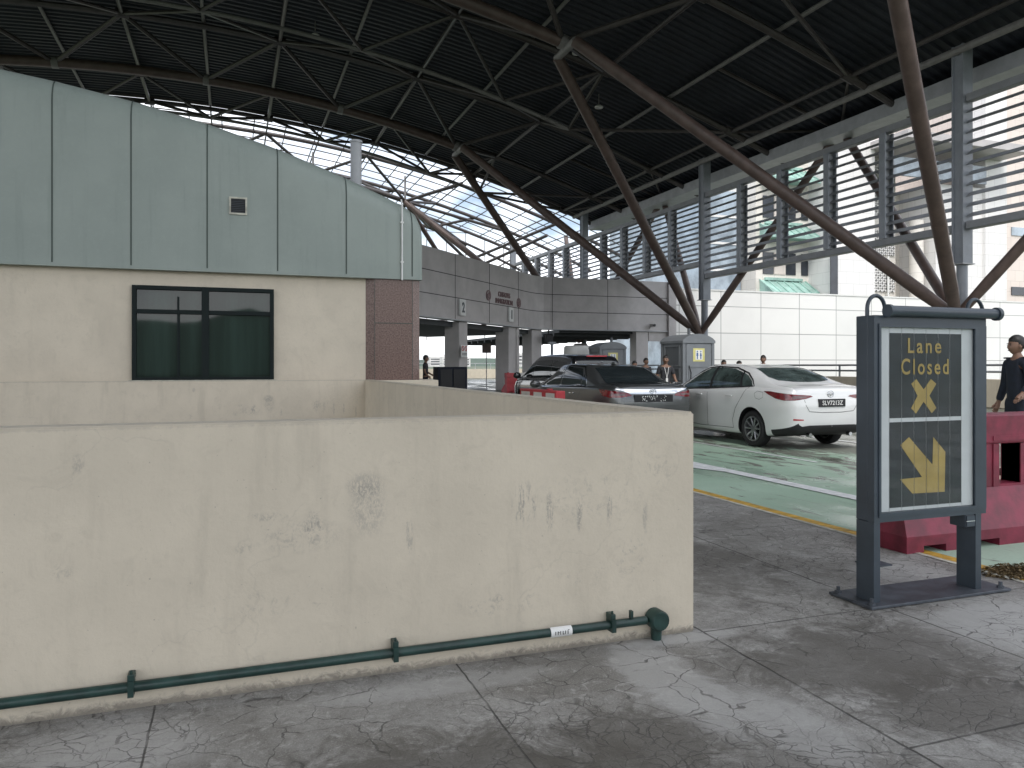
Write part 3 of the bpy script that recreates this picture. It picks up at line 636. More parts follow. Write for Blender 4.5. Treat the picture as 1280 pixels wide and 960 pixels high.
for (a,b) in (((0,9),(8,14)),((8,14),(15,8)),((4,7),(12,12)),((12,12),(20,7)),((15,8),(22,12)),((10,6),(19,11))):
    g=MB(); g.tube([(a[0]+4,72,a[1]),(b[0]+4,72,b[1])],.09,7); g.build('diagonal_brace','tubeD',E,smooth=True)
# ceiling lights
for i,(x,y,lab) in enumerate(((4.0,40.5,'small round ceiling light above the ridge of the green office'),(15.5,33.5,'small round ceiling light between the two long inner struts'),(8.2,31.0,'small round ceiling light under the middle of the dark roof'),(18.8,37.8,'small round ceiling light beside the far tree column struts'))):
    t=thing('ceiling_light',lab,'light',(x,y,zu(x)-.35),'small round lights under the canopy')
    z=zu(x)-.35
    g=MB(); g.lathe([(0,.0),(.22,.0),(.24,.06),(.10,.16),(0,.16)],(x,y,z),'z',16); g.build('lamp_shade','white',t,smooth=35)
    g=MB(); g.tube([(x,y,z+.14),(x,y,zd(x))],.025,6); g.build('stem','tubeL',t)

# ------------------------------------------------------------------ tree columns
def strut_col(yb,nodes,lab,tone='tube'):
    t=thing('tree_column',lab,'column',(26,yb,0),'four armed tube columns carrying the canopy')
    g=MB(); g.lathe([(0,0),(.62,0),(.62,3.0),(.5,3.25),(0,3.25)],(26,yb,0),'z',20); g.build('pedestal','fcol',t,smooth=35)
    base=Vector((26,yb,3.35))
    for (p) in nodes:
        q=Vector(p); d=(q-base).normalized()
        g=MB(); g.tube([base+d*.12,base+d*1.6,q],[.18,.25,.25] if p[0]<20 else [.16,.2,.2],14); st=g.build('strut',tone,t,smooth=True)
        if p[0]<20:
            c=base+(q-base)*.235
            g=MB(); g.tube([c-d*.28,c+d*.28],.26,14); g.build('strut_sleeve',tone,st,smooth=35)
    return t
strut_col(21.8,[(13.55,29.5,15.15),(12.6,13.3,15.6),(28.5,30.3,13.2),(28.5,13.3,13.2)],'brown four armed tube column rising from behind the lane closed sign')
strut_col(38.9,[(13.55,46.3,15.15),(13.55,31.3,15.15),(28.5,47.2,13.2),(28.5,30.5,13.2)],'brown four armed tube column rising from behind the nearer grey toilet')
strut_col(55.5,[(13.7,64.0,15.3),(13.55,48.1,15.15),(28.5,64,13.2),(28.5,47.3,13.2)],'brown four armed tube column largely hidden behind the grey gantry')
# connection yokes between neighbouring struts
for y in (13.3,30.4,47.2):
    pass
# ------------------------------------------------------------------ louvre posts and screens
def ibeam(g,x,y,z0,z1,w_=.5,d_=.5,t_=.07):
    g.box((x-w_/2,y-d_/2,z0),(x+w_/2,y-d_/2+t_,z1)); g.box((x-w_/2,y+d_/2-t_,z0),(x+w_/2,y+d_/2,z1)); g.box((x-w_/2+.06,y-d_/2+t_,z0),(x-w_/2+.06+t_,y+d_/2-t_,z1))
for y,lab in ((4.7,'grey steel louvre post beyond the right edge of the sign'),(21.8,'grey steel louvre post directly above the lane closed sign'),(38.9,'grey steel louvre post directly above the nearer grey toilet'),(55.5,'grey steel louvre post rising behind the right wing of the gantry'),(72.0,'grey steel louvre post farthest off, beside the bend of the gantry')):
    t=thing('louvre_post',lab,'post',(26.3,y,3.25),'grey posts of the louvre screen')
    g=MB(); ibeam(g,26.3,y,5.4,13.75); g.build('steel_section','post',t)
    g=MB(); g.tube([(26.3,y,2.6),(26.3,y,5.4)],.2,14); g.build('lower_pole','post',t,smooth=True)
    g=MB(); g.box((25.98,y-.3,5.36),(26.62,y+.3,5.40)); g.build('splice_plate','mullion',t)
for (ya,yb,zb,zt,lab) in ((5.0,21.5,6.85,11.6,'grey louvre screen right of the post above the sign'),(22.1,38.6,6.8,11.5,'grey louvre screen between the sign post and the toilet post'),(39.2,55.2,7.6,11.4,'grey louvre screen above the right wing of the gantry'),(55.8,71.7,7.6,11.4,'grey louvre screen farthest off above the gantry bend')):
    t=thing('louvre_screen',lab,'louvre screen',(26.3,(ya+yb)/2,zb),'louvre screens along the road edge')
    g=MB(); g.box((26.1,ya,zb-.18),(26.5,yb,zb+.12),bev=.03); g.build('bottom_rail','louvre',t)
    g=MB(); g.box((26.12,ya,zt-.1),(26.48,yb,zt+.2),bev=.03); g.build('top_rail','louvre',t)
    g=MB(); n=12; 
    for k in range(1,n):
        z=zb+(zt-zb)*k/n; g.add([(26.13,ya,z-.12),(26.17,ya,z-.13),(26.46,ya,z+.04),(26.42,ya,z+.08),(26.13,yb,z-.12),(26.17,yb,z-.13),(26.46,yb,z+.04),(26.42,yb,z+.08)],[(0,1,2,3),(7,6,5,4),(0,4,5,1),(1,5,6,2),(2,6,7,3),(3,7,4,0)])
    g.build('louvre_slats','louvre',t)
    m_=4; step=(yb-ya)/(m_+1)
    for k in range(1,m_+1):
        y=ya+step*k; g=MB(); g.box((26.02,y-.16,zb+.12),(26.1,y+.16,zt-.1)); g.box((26.47,y-.16,zb+.12),(26.52,y+.16,zt-.1)); g.build('mullion','post',t)
        g=MB(); g.box((26.1,y+.02,zb+.12),(26.47,y+.06,zt-.1)); g.build('mullion_web','mullion',t)
# low edge parapet with rail
t=thing('edge_parapet','low beige parapet with steel rails along the far road edge','wall',(25.3,30,0))
g=MB(); g.box((25.1,-10,0),(25.4,46.4,1.02),bev=.02); g.build('wall','parapet',t)
for z in (1.28,1.52):
    g=MB(); g.tube([(25.25,-10,z),(25.25,46.3,z)],.04,8); g.build('rail','louvre',t,smooth=True)
for y in range(-9,46,3):
    g=MB(); g.box((25.22,y-.03,1.02),(25.28,y+.03,1.5)); g.build('rail_post','louvre',t)

# ------------------------------------------------------------------ gantry
G=thing('gantry','grey panelled gantry fascia spanning numbered lanes behind the cars','gantry',(18.7,46.5,0))
P=[(3.8,31.25),(8.55,36.1),(16.6,44.35)]
for k in range(7):
    a=R(45*k/6); P.append((16.6+(math.sin(a)*0+ (2.1*(k/6)) + .9*(k/6)), 44.35+2.15*math.sin(math.pi/2*k/6)))
P+=[(24,46.5),(28.4,46.5)]
def ribbon(g,P,z0,z1,off0,off1,m=0):
    n=len(P); vs=[]
    for i,(x,y) in enumerate(P):
        a=Vector(P[max(i-1,0)]); b=Vector(P[min(i+1,n-1)]); d=(b-a).normalized(); nr=Vector((d.y,-d.x))
        for o_,z in ((off0,z0),(off1,z0),(off1,z1),(off0,z1)): vs.append((x+nr.x*o_,y+nr.y*o_,z))
    fs=[(0,1,2,3),tuple((n-1)*4+k for k in (3,2,1,0))]
    for i in range(n-1):
        for k in range(4): fs.append((i*4+k,(i+1)*4+k,(i+1)*4+(k+1)%4,i*4+(k+1)%4))
    g.add(vs,fs,m)
g=MB(); ribbon(g,P,3.9,7.3,0,-.5); fa=g.build('fascia','fcol',G)
g=MB()
for z in (5.03,6.17): ribbon(g,P,z-.02,z+.02,.006,-.004)
LL=[0]
for a,b in zip(P,P[1:]): LL.append(LL[-1]+math.dist(a,b))
def onP(s):
    for i in range(len(P)-1):
        if LL[i]<=s<=LL[i+1]+1e-6:
            f=(s-LL[i])/(LL[i+1]-LL[i]); d=(Vector(P[i+1])-Vector(P[i])).normalized()
            return (P[i][0]+(P[i+1][0]-P[i][0])*f,P[i][1]+(P[i+1][1]-P[i][1])*f,d)
s=2.0
while s<LL[-1]-1:
    x,y,d=onP(s); nr=Vector((d.y,-d.x)); g.bar((x+nr.x*.003,y+nr.y*.003,3.9),(x+nr.x*.003,y+nr.y*.003,7.3),.03,.012); s+=4.05
g.build('fascia_joints','ink',fa)
g=MB(); ribbon(g,P,3.84,3.9,.12,-.4); g.build('bottom_trim','mullion',G)
g=MB(); ribbon(g,P[:8],3.55,3.83,-.5,-9.5); g.build('soffit','soffit',G)
g=MB(); g.box((20.5,47.1,3.7),(28.3,74,3.9))
for k in range(14): g.box((20.5,48+k*1.9,3.5),(28.3,48.25+k*1.9,3.695))
g.build('soffit','soffit',G)
def sP(u_ratio):   # parameter on the gantry line for a given x/y ratio
    best=min(range(2000),key=lambda i:abs(onP(LL[-1]*i/2000)[0]/onP(LL[-1]*i/2000)[1]-u_ratio)); return LL[-1]*best/2000
for ratio,wd in ((.2965,.95),(.3695,1.6),(.4025,.95),(.5695,.95)):
    x,y,d=onP(sP(ratio)); a=math.atan2(d.y,d.x)
    g=MB(); g.box((-wd/2,.1,0),(wd/2,1.0,3.84),bev=.04); 
    if wd>1.2: g.box((.25,.05,0),(.28,.1,3.8)); 
    shift(g,(x,y,0),a); g.build('gantry_column','fcol',G)
g=MB(); g.prism([(27.0,46.6),(28.4,46.6),(28.4,47.1),(27.0,47.1)],3.2,3.84,axis='z'); g.prism([(28.42,46.3),(29.0,46.3),(29.0,47.2),(28.42,47.2)],0,7.3,axis='z'); g.build('end_pier','fcol',G)
# lettering and crests
for txt,zz,sz in (('CUSTOMS',5.52,.42),('IMMIGRATION',5.12,.42)):
    x,y,d=onP(sP(.352)); a=math.atan2(d.y,d.x); m_=text_mb(txt,sz,.88,.02); nr=Vector((d.y,-d.x))
    shift(m_,(x+nr.x*.03,y+nr.y*.03,zz),a); m_.build('lettering','crest',G)
for ratio in (.3293,.3735):
    x,y,d=onP(sP(ratio)); a=math.atan2(d.y,d.x); nr=Vector((d.y,-d.x)); g=MB()
    g.lathe([(.22,-.03),(.30,-.03),(.30,.0),(.22,.0)],(0,0,0),'y',20)
    g.prism([(0,.17),(.14,.05),(.10,-.12),(0,-.19),(-.10,-.12),(-.14,.05)],-.03,0); 
    shift(g,(x+nr.x*.012,y+nr.y*.012,5.47 if ratio<.35 else 5.35),a); g.build('crest','crest',G)
for txt,ratio,lab in (('2',.2905,'white lane number board reading 2 on the gantry'),('1',.3605,'white lane number board reading 1 on the gantry')):
    x,y,d=onP(sP(ratio)); a=math.atan2(d.y,d.x); nr=Vector((d.y,-d.x)); x+=nr.x*.02; y+=nr.y*.02
    t=thing('lane_number_sign',lab,'sign',(x,y,4.15),'lane number boards on the gantry')
    g=MB(); g.box((-.32,-.12,0),(.32,0,.86),bev=.02); shift(g,(x,y,4.12),a); g.build('board','slat',t)
    g=text_mb(txt,.72,.8,.01,1.0,.02); shift(g,(x+nr.x*.135,y+nr.y*.135,4.31),a); g.build('numeral','signgrey',t)
# camera on the gantry
t=thing('security_camera','small dark security camera on the right wing of the gantry','camera',(27.2,46.3,4.2))
g=MB(); g.box((26.9,45.9,4.15),(27.15,46.35,4.35),bev=.03); g.build('housing','fcol',t)
g=MB(); g.lathe([(0,-.05),(.09,-.05),(.09,.04),(0,.04)],(27.02,45.88,4.25),'y',12); g.build('lens','ink',t)
g=MB(); g.tube([(27.0,46.3,4.2),(27.0,46.5,4.05)],.04,8); g.build('mount','fcol',t)
# lane signal hanging under the gantry
t=thing('lane_signal','dark lane signal lamp hanging below the gantry bend','signal',(19.3,46.2,3.3))
g=MB(); g.box((19.1,46.0,3.0),(19.6,46.3,3.5),bev=.04); g.build('housing','ink',t)
g=MB(); g.tube([(19.35,46.2,3.5),(19.35,46.2,3.84)],.05,8); g.build('hanger','ink',t)
# notices
x,y,d=onP(sP(.292)); a=math.atan2(d.y,d.x)
t=thing('notice_board','white prohibition notice with two red rings on the gantry column','sign',(x,y,1.9))
q=Vector((x,y,0))+Vector((d.y,-d.x,0))*.12; g=MB(); g.box((-.36,-.02,1.95),(.36,.0,2.58)); shift(g,(q.x,q.y,0),a); g.build('board','slat',t)
for dx in (-.17,.17):
    g=MB(); g.lathe([(.10,-.03),(.145,-.03),(.145,-.022),(.10,-.022)],(dx,0,2.40),'y',18); g.bar((dx-.09,-.027,2.49),(dx+.09,-.027,2.31),.012,.03); shift(g,(q.x,q.y,0),a); g.build('prohibition_ring','red',t)
g=MB(); 
for k in range(2): g.box((-.28,-.026,2.05+k*.08),(.28,-.021,2.085+k*.08))
shift(g,(q.x,q.y,0),a); g.build('print','ink',t)
t=thing('lane_pole_sign','brown square sign on a thin pole in the gap below lane 2','sign',(15.2,46.5,0))
g=MB(); g.box((14.9,46.45,2.3),(15.5,46.5,2.9),bev=.015); g.build('panel','brownsign',t)
g=MB(); g.tube([(15.2,46.52,0),(15.2,46.52,2.8)],.03,8); g.build('pole','mullion',t,smooth=True)

# ------------------------------------------------------------------ white panel wall
t=thing('panel_wall','tall white panelled wall behind the white car','wall',(45,47.6,0))
g=MB(); g.box((29.02,47.2,0),(78,47.7,6.9)); g.build('wall_panels','whitepanel',t)
g=MB(); g.box((29.02,47.15,6.9),(78,47.75,7.0)); g.build('coping','white',t)

# ------------------------------------------------------------------ big stone building
K=thing('stone_building','large cream stone building with green copper awnings beyond the louvres','building',(70,70,0))
def blk(a,b,m_,name='wall'): g=MB(); g.box(a,b); return g.build(name,m_,K)
blk((48.9,72.5,0),(53.8,95,21),'facglass','glass_wing')
for k in range(7): blk((48.9,72.4,3.0*k),(53.8,72.49,3.0*k+.25),'stonewhite','floor_band')
blk((53.9,70,0),(61,95,36),'stone'); blk((61,66,0),(66.6,95,40),'stonewhite'); blk((66.6,68.5,0),(72.2,95,29),'stone'); blk((74.4,65,0),(81.6,95,22),'stonewhite'); blk((81.6,66.5,0),(110,95,40),'stonepink')
blk((72.2,70,0),(74.4,95,22),'stone'); blk((81.6,64.6,0),(85,66.5,40),'stonewhite')
g=MB(); g.tube([(73.2,66.5,0),(73.2,66.5,18)],.75,18); g.build('column','stone',K,smooth=35)
blk((66,61,25.3),(84,72,26.1),'fcol','canopy_slab'); blk((67,64,22.2),(81,64.3,24.2),'facglass','glass_balustrade')
def awning(x0,x1,y,z):
    g=MB(); n=int((x1-x0)/.9); g.add([(x0,y,z),(x1,y,z),(x1,y+2.2,z+1.5),(x0,y+2.2,z+1.5),(x0,y,z-.15),(x1,y,z-.15),(x1,y+2.2,z-.15),(x0,y+2.2,z-.15)],[(0,1,2,3),(0,4,5,1),(4,7,6,5),(0,3,7,4),(1,5,6,2)])
    a=g.build('awning','copper',K); g=MB()
    for k in range(n+1):
        x=x0+(x1-x0)*k/n; g.bar((x,y-.02,z+.05),(x,y+2.2,z+1.55),.12,.14)
    g.box((x0-.1,y-.15,z-.32),(x1+.1,y+.02,z-.0)); g.box((x0+.6,y+1.9,z+1.5),(x1-.6,y+2.2,z+1.8)); g.build('awning_rib','copper',a)
awning(54.4,60.6,67.8,9.4); awning(54.4,60.6,67.8,15.6); awning(54.4,60.6,67.8,21.8)
for z in (11.6,17.8):
    for x0,x1,m_ in ((54.8,56.2,'darkglass'),(57.9,59.2,'darkglass'),(60.0,60.9,'darkglass'),(56.3,57.8,'stonepink')):
        g=MB(); g.box((x0,69.9,z),(x1,69.99,z+2.4)); g.build('window' if m_=='darkglass' else 'window_panel',m_,K)
for z0,z1 in ((4,8.0),(10,13),(14.2,17.0),(18.5,21.5),(22,25)):
    g=MB(); g.box((67.0,68.35,z0),(71.9,68.45,z1)); fr=g.build('recess','lattice',K)
    g=MB(); n=9
    for k in range(-6,n+1):
        for s_ in (0,1):
            x0=67.0+k*.6; a=(x0,z0) if not s_ else (x0,z1); b=(x0+(z1-z0),z1) if not s_ else (x0+(z1-z0),z0)
            # clip in x
            def cl_(p,q):
                t0,t1=0,1; dx=q[0]-p[0]
                t0=max(t0,(67.0-p[0])/dx); t1=min(t1,(71.9-p[0])/dx)
                return None if t1<=t0 else ((p[0]+dx*t0,p[1]+(q[1]-p[1])*t0),(p[0]+dx*t1,p[1]+(q[1]-p[1])*t1))
            c_=cl_(a,b)
            if c_: g.bar((c_[0][0],68.3,c_[0][1]),(c_[1][0],68.3,c_[1][1]),.06,.13)
    g.build('lattice_screen','stonewhite',fr)
g=MB(); g.tube([(70.6,68.0,3),(70.6,68.0,14)],.12,8); g.build('rain_pipe','white',K)
for x0,z in ((88.2,10.0),(88.2,17.2),(94,10),(94,17.2),(88.2,3.4)):
    g=MB(); g.box((x0,66.38,z),(x0+2.5,66.48,z+1.0)); g.build('window','darkglass' if z<12 else 'facglass',K)
for k in range(4): blk((60.4,65.9,9+k*7),(61.4,65.98,9+k*7+5.2),'darkglass','window')

# far land and sky line
g=MB(); hp=[]
n=90
for i in range(n+1):
    a=R(-75+150*i/n); h=9+13*abs(math.sin(i*.37))*(.5+.5*math.sin(i*.11+1)); hp+= [(1700*math.sin(a),1700*math.cos(a),-1),(1900*math.sin(a),1900*math.cos(a),h)]
g.add(hp,[(2*i,2*i+2,2*i+3,2*i+1) for i in range(n)]); g.add([(2500*math.sin(R(-75+150*i/n)),2500*math.cos(R(-75+150*i/n)),-1 if j else 16) for i in range(n+1) for j in (0,1)],[(2*i,2*i+2,2*i+3,2*i+1) for i in range(n)])
for i in range(n+1):
    a=R(110+140*i/n); h=6.5+3*abs(math.sin(i*.31))+1.2*math.sin(i*.9)
    g.v+=[(75*math.sin(a),75*math.cos(a),-.06),(95*math.sin(a),95*math.cos(a),h),(160*math.sin(a),160*math.cos(a),h*1.3)]
k0=len(g.v)-3*(n+1)
for i in range(n):
    for q in (0,1): g.f.append((k0+3*i+q,k0+3*i+3+q,k0+3*i+4+q,k0+3*i+1+q)); g.mi.append(0)
struct('hills',g,'hill','low wooded hills on the horizon',smooth=True)
for i,(x,y,w_,h,lab) in enumerate(((290,1020,40,13,'pale distant block in the gap left of the gantry column'),(365,1000,30,19,'pale distant tower seen through the lane 2 gap'),(300,1140,36,15,'low white distant block beside the pole sign'),(440,1120,50,14,'wide distant block seen through the lane 1 gap'))):
    t=thing('distant_building',lab,'building',(x,y,0)); g=MB(); g.box((x-w_/2,y,-.06),(x+w_/2,y+15,h)); g.box((x-w_/5,y+3,h),(x+w_/5,y+9,h+3)); g.build('wall','farwhite',t)
    g=MB()
    for k in range(3): g.box((x-w_*.45,y-.3,h*(.2+.25*k)),(x+w_*.45,y-.02,h*(.3+.25*k)))
    g.build('window_band','darkglass',t)
t=thing('end_parapet','long low beige parapet across the road far beyond the gantry','wall',(20,88,0))
g=MB(); g.box((-16,86,0),(34,86.4,1.1)); g.build('wall','parapet',t)
g=MB()
for k in range(26): g.tube([(-15+k*1.9,86.2,1.1),(-15+k*1.9,86.2,1.75)],.03,6)
g.tube([(-16,86.2,1.75),(34,86.2,1.75)],.04,6); g.build('railing','mullion',t)

# ------------------------------------------------------------------ lane closed sign
T=thing('lane_sign','tall slate grey sign reading Lane Closed with yellow cross and arrow','sign',(4.22,3.8,0))
g=MB(); g.box((3.67,3.66,.004),(4.86,4.02,.022),bev=.004); bp_=g.build('base_plate','plate',T)
for x,y in ((3.71,3.70),(3.71,3.98),(4.81,3.70),(4.81,3.98)):
    g=MB(); g.lathe([(0,.022),(.022,.022),(.022,.036),(.012,.036),(.012,.062),(0,.062)],(x,y,0),'z',6); g.build('bolt','plate',bp_)
for x in (3.752,4.615):
    g=MB(); g.box((x,3.725,.022),(x+.05,3.868,.519)); g.build('leg','signgrey',T)
g=MB(); g.box((3.752,3.775,.52),(4.706,3.872,1.815),bev=.006); g.build('cabinet','signgrey',T)
g=MB()
for a,b in (((3.752,3.722,.52),(3.80,3.774,1.815)),((4.608,3.722,.52),(4.706,3.774,1.815)),((3.80,3.722,1.742),(4.608,3.774,1.815)),((3.80,3.722,.52),(4.608,3.774,.578))): g.box(a,b)
# door frame lip
for a,b in (((3.785,3.714,.552),(3.802,3.722,1.762)),((4.6,3.714,.552),(4.70,3.722,1.762)),((3.802,3.714,1.742),(4.6,3.722,1.762)),((3.802,3.714,.552),(4.6,3.722,.578))): g.box(a,b)
g.build('door_frame','signgrey',T)
edges=[3.80,3.888]+[3.888+.1025*k for k in range(1,7)]+[4.606]
g=MB()
for a,b in zip(edges,edges[1:]): g.box((a+.0012,3.738,.58),(b-.0012,3.752,1.742))
sl_=g.build('prism_slats','slat',T)
def split_x(poly):       # slice a polygon at the slat gaps
    out=[]
    def clip(pl,xc,keep):
        r=[]
        for i in range(len(pl)):
            p,q=pl[i],pl[(i+1)%len(pl)]
            ip=(p[0]-xc)*keep>=0; iq=(q[0]-xc)*keep>=0
            if ip: r.append(p)
            if ip!=iq:
                t_=(xc-p[0])/(q[0]-p[0]); r.append((xc,p[1]+(q[1]-p[1])*t_))
        return r
    # triangulate first so concave shapes slice cleanly
    tri=geometry.tessellate_polygon([[Vector((x,z,0)) for x,z in poly]])
    for t_ in tri:
        pl0=[poly[i] for i in t_]
        for a,b in zip(edges,edges[1:]):
            pl=clip(pl0,a+.0018,1)
            if len(pl)>2: pl=clip(pl,b-.0018,-1)
            if len(pl)>2: out.append(pl)
    return out
def film(poly,y,name,m_):
    g=MB()
    for pl in split_x(poly): g.add([(x,y,z) for x,z in pl],[tuple(range(len(pl)))])
    return g.build(name,m_,T,fix=False)
film([(3.888,1.168),(4.503,1.168),(4.503,1.706),(3.888,1.706)],3.7368,'black_panel','signblack')
film([(3.888,.602),(4.503,.602),(4.503,1.142),(3.888,1.142)],3.7368,'black_panel','signblack')
film([(3.978,.996),(4.05,1.045),(4.248,.861),(4.255,1.039),(4.36,.94),(4.354,.68),(4.077,.684),(3.975,.78),(4.159,.785)][::-1],3.7355,'arrow','gold')
film([(4.111,1.414),(4.173,1.347),(4.235,1.414),(4.282,1.382),(4.222,1.306),(4.282,1.226),(4.242,1.193),(4.173,1.268),(4.108,1.193),(4.067,1.229),(4.122,1.307),(4.069,1.384)][::-1],3.7355,'cross','gold')
def word(txt,cx,z,h,width):
    m_=text_mb(txt,h/.70,1,.0006,1.3,.002); x0=min(p[0] for p in m_.v); x1=max(p[0] for p in m_.v); k=width/(x1-x0)
    m_.v=[((x-(x0+x1)/2)*k+cx,y+3.7352,zz+z) for x,y,zz in m_.v]; m_.build('lettering','gold',T)
word('Lane',4.182,1.582,.094,.282); word('Closed',4.186,1.446,.098,.403)
g=MB(); g.add([(3.803,3.724,.579),(4.607,3.724,.579),(4.607,3.724,1.741),(3.803,3.724,1.741)],[(0,1,2,3)]); g.build('glass_pane','pane',T,fix=False)
g=MB(); g.tube([(3.845,3.70,1.842),(4.775,3.70,1.842)],.034,18); g.lathe([(0,-.012),(.041,-.012),(.041,.012),(0,.012)],(3.845,3.70,1.842),'x',18); g.lathe([(0,-.014),(.044,-.014),(.044,.014),(0,.014)],(4.775,3.70,1.842),'x',18); g.build('top_tube','signgrey',T,smooth=35)
for x in (3.845,4.70):
    g=MB(); g.tube([(x-.072,3.80,1.80),(x-.072,3.80,1.86)]+[(x-.072*math.cos(R(a)),3.80,1.86+.085*math.sin(R(a))) for a in range(15,180,15)]+[(x+.072,3.80,1.86),(x+.072,3.80,1.80)],.0125,10); g.build('lifting_eye','signgrey',T,smooth=True)
g=MB(); g.box((4.53,3.73,.435),(4.612,3.85,.519),bev=.006); g.box((4.535,3.722,.442),(4.605,3.7305,.512)); cb=g.build('lock_box','signgrey',T)
g=MB(); g.box((4.525,3.716,.476),(4.60,3.7215,.480)); g.build('lock_bar','chrome',cb)
t=thing('short_post','short grey steel post standing close behind the left leg of the sign','post',(4.56,4.53,0))
g=MB(); g.box((4.53,4.50,0),(4.59,4.56,.52),bev=.006); g.build('post','signgrey',t); g=MB(); g.box((4.47,4.44,0),(4.65,4.62,.01)); g.build('foot_plate','plate',t)

# ------------------------------------------------------------------ plastic barriers
def barrier(name,label,L,matn,loc,rot,group=None,h=1.09):
    t=thing(name,label,'barrier',loc,group,rot)
    lo=[(-.25,.06),(-.25,.14),(-.10,.46),(.10,.46),(.25,.14),(.25,.06)]
    g=MB(); g.prism(lo,.09,L-.05,axis='x'); 
    # sloped end cap
    g.v+= [(0,y,z) for y,z in ((-.25,.06),(-.25,.14),(.25,.14),(.25,.06))]+[(.09,-.10,.46),(.09,.10,.46),(.09,-.25,.06),(.09,.25,.06),(.09,-.25,.14),(.09,.25,.14)]
    k=len(g.v)-10; g.f+=[(k,k+1,k+2,k+3),(k+1,k+4,k+5,k+2),(k,k+6,k+8,k+1),(k+1,k+8,k+4),(k+2,k+9,k+7,k+3),(k+2,k+5,k+9),(k,k+3,k+7,k+6)]; g.mi+=[0]*7
    for a,b in ((0,.18),(.42,.78),(1.02,1.38),(1.62,L-.05)):
        if b<=L: g.box((a+(.0 if a else .0),-.25,0),(b,.25,.0605))
    g.build('base',matn,t,world=False)
    g=MB(); hol=[(.57+.65*k,.83+.65*k) for k in range(int((L-.5)/.65))]
    x=.12
    for a,b in hol+[(L-.12,L-.12)]:
        g.box((x,-.085,.46),(a,.085,.83)); x=b
    g.box((.10,-.105,.83),(L-.10,.105,h),bev=.02)
    for a,b in hol: g.box((a-.07,-.095,.455),(a,.095,.829)); g.box((b,-.095,.455),(b+.07,.095,.829)); g.box((a-.001,-.095,.455),(b+.001,.095,.48))
    for a,b in hol: g.box((a-.09,-.112,.86),(b+.09,-.1055,.90)); 
    g.build('upper_body',matn,t,world=False)
    g=MB(); g.lathe([(0,0),(.06,0),(.06,.03),(0,.03)],(L*.3,0,h),'z',14); g.build('filler_cap',matn,t,world=False)
    g=MB()
    for z in (.3,.6): g.box((L-.1,-.05,z),(L+.02,.05,z+.12))
    g.build('joint_lug',matn,t,world=False)
    return t
barrier('plastic_barrier','maroon plastic road barrier with slots right behind the lane closed sign',2.0,'bar_red',(5.04,4.92,-.008),0,'maroon barriers closing the lane')
barrier('plastic_barrier','second maroon plastic barrier continuing the row towards the right',2.0,'bar_red',(7.1,4.92,-.008),0,'maroon barriers closing the lane')
t=barrier('plastic_barrier','red plastic barrier with pale band behind the parapet beside the dark grey sedan',2.0,'red',(5.95,13.5,-.008),R(92),None,1.02)
g=MB()
for a,b in ((.15,.55),(.75,1.15),(1.35,1.8)): g.box((a,-.112,.87),(b,-.1065,.97)); g.box((a,.1065,.87),(b,.112,.97))
g.build('reflective_band','barwhite',t,world=False)
barrier('plastic_barrier','small far red barrier left of the white one under the gantry',1.0,'red',(14.2,40.3,-.008),R(20),'far barriers under the gantry',1.1)
barrier('plastic_barrier','far white barrier under the gantry booth between two red ones',1.9,'barwhite',(15.2,40.7,-.008),R(30),'far barriers under the gantry',1.1)
barrier('plastic_barrier','small far red barrier standing in front of the white barrier',.9,'red',(16.0,39.2,-.008),R(60),'far barriers under the gantry',.8)

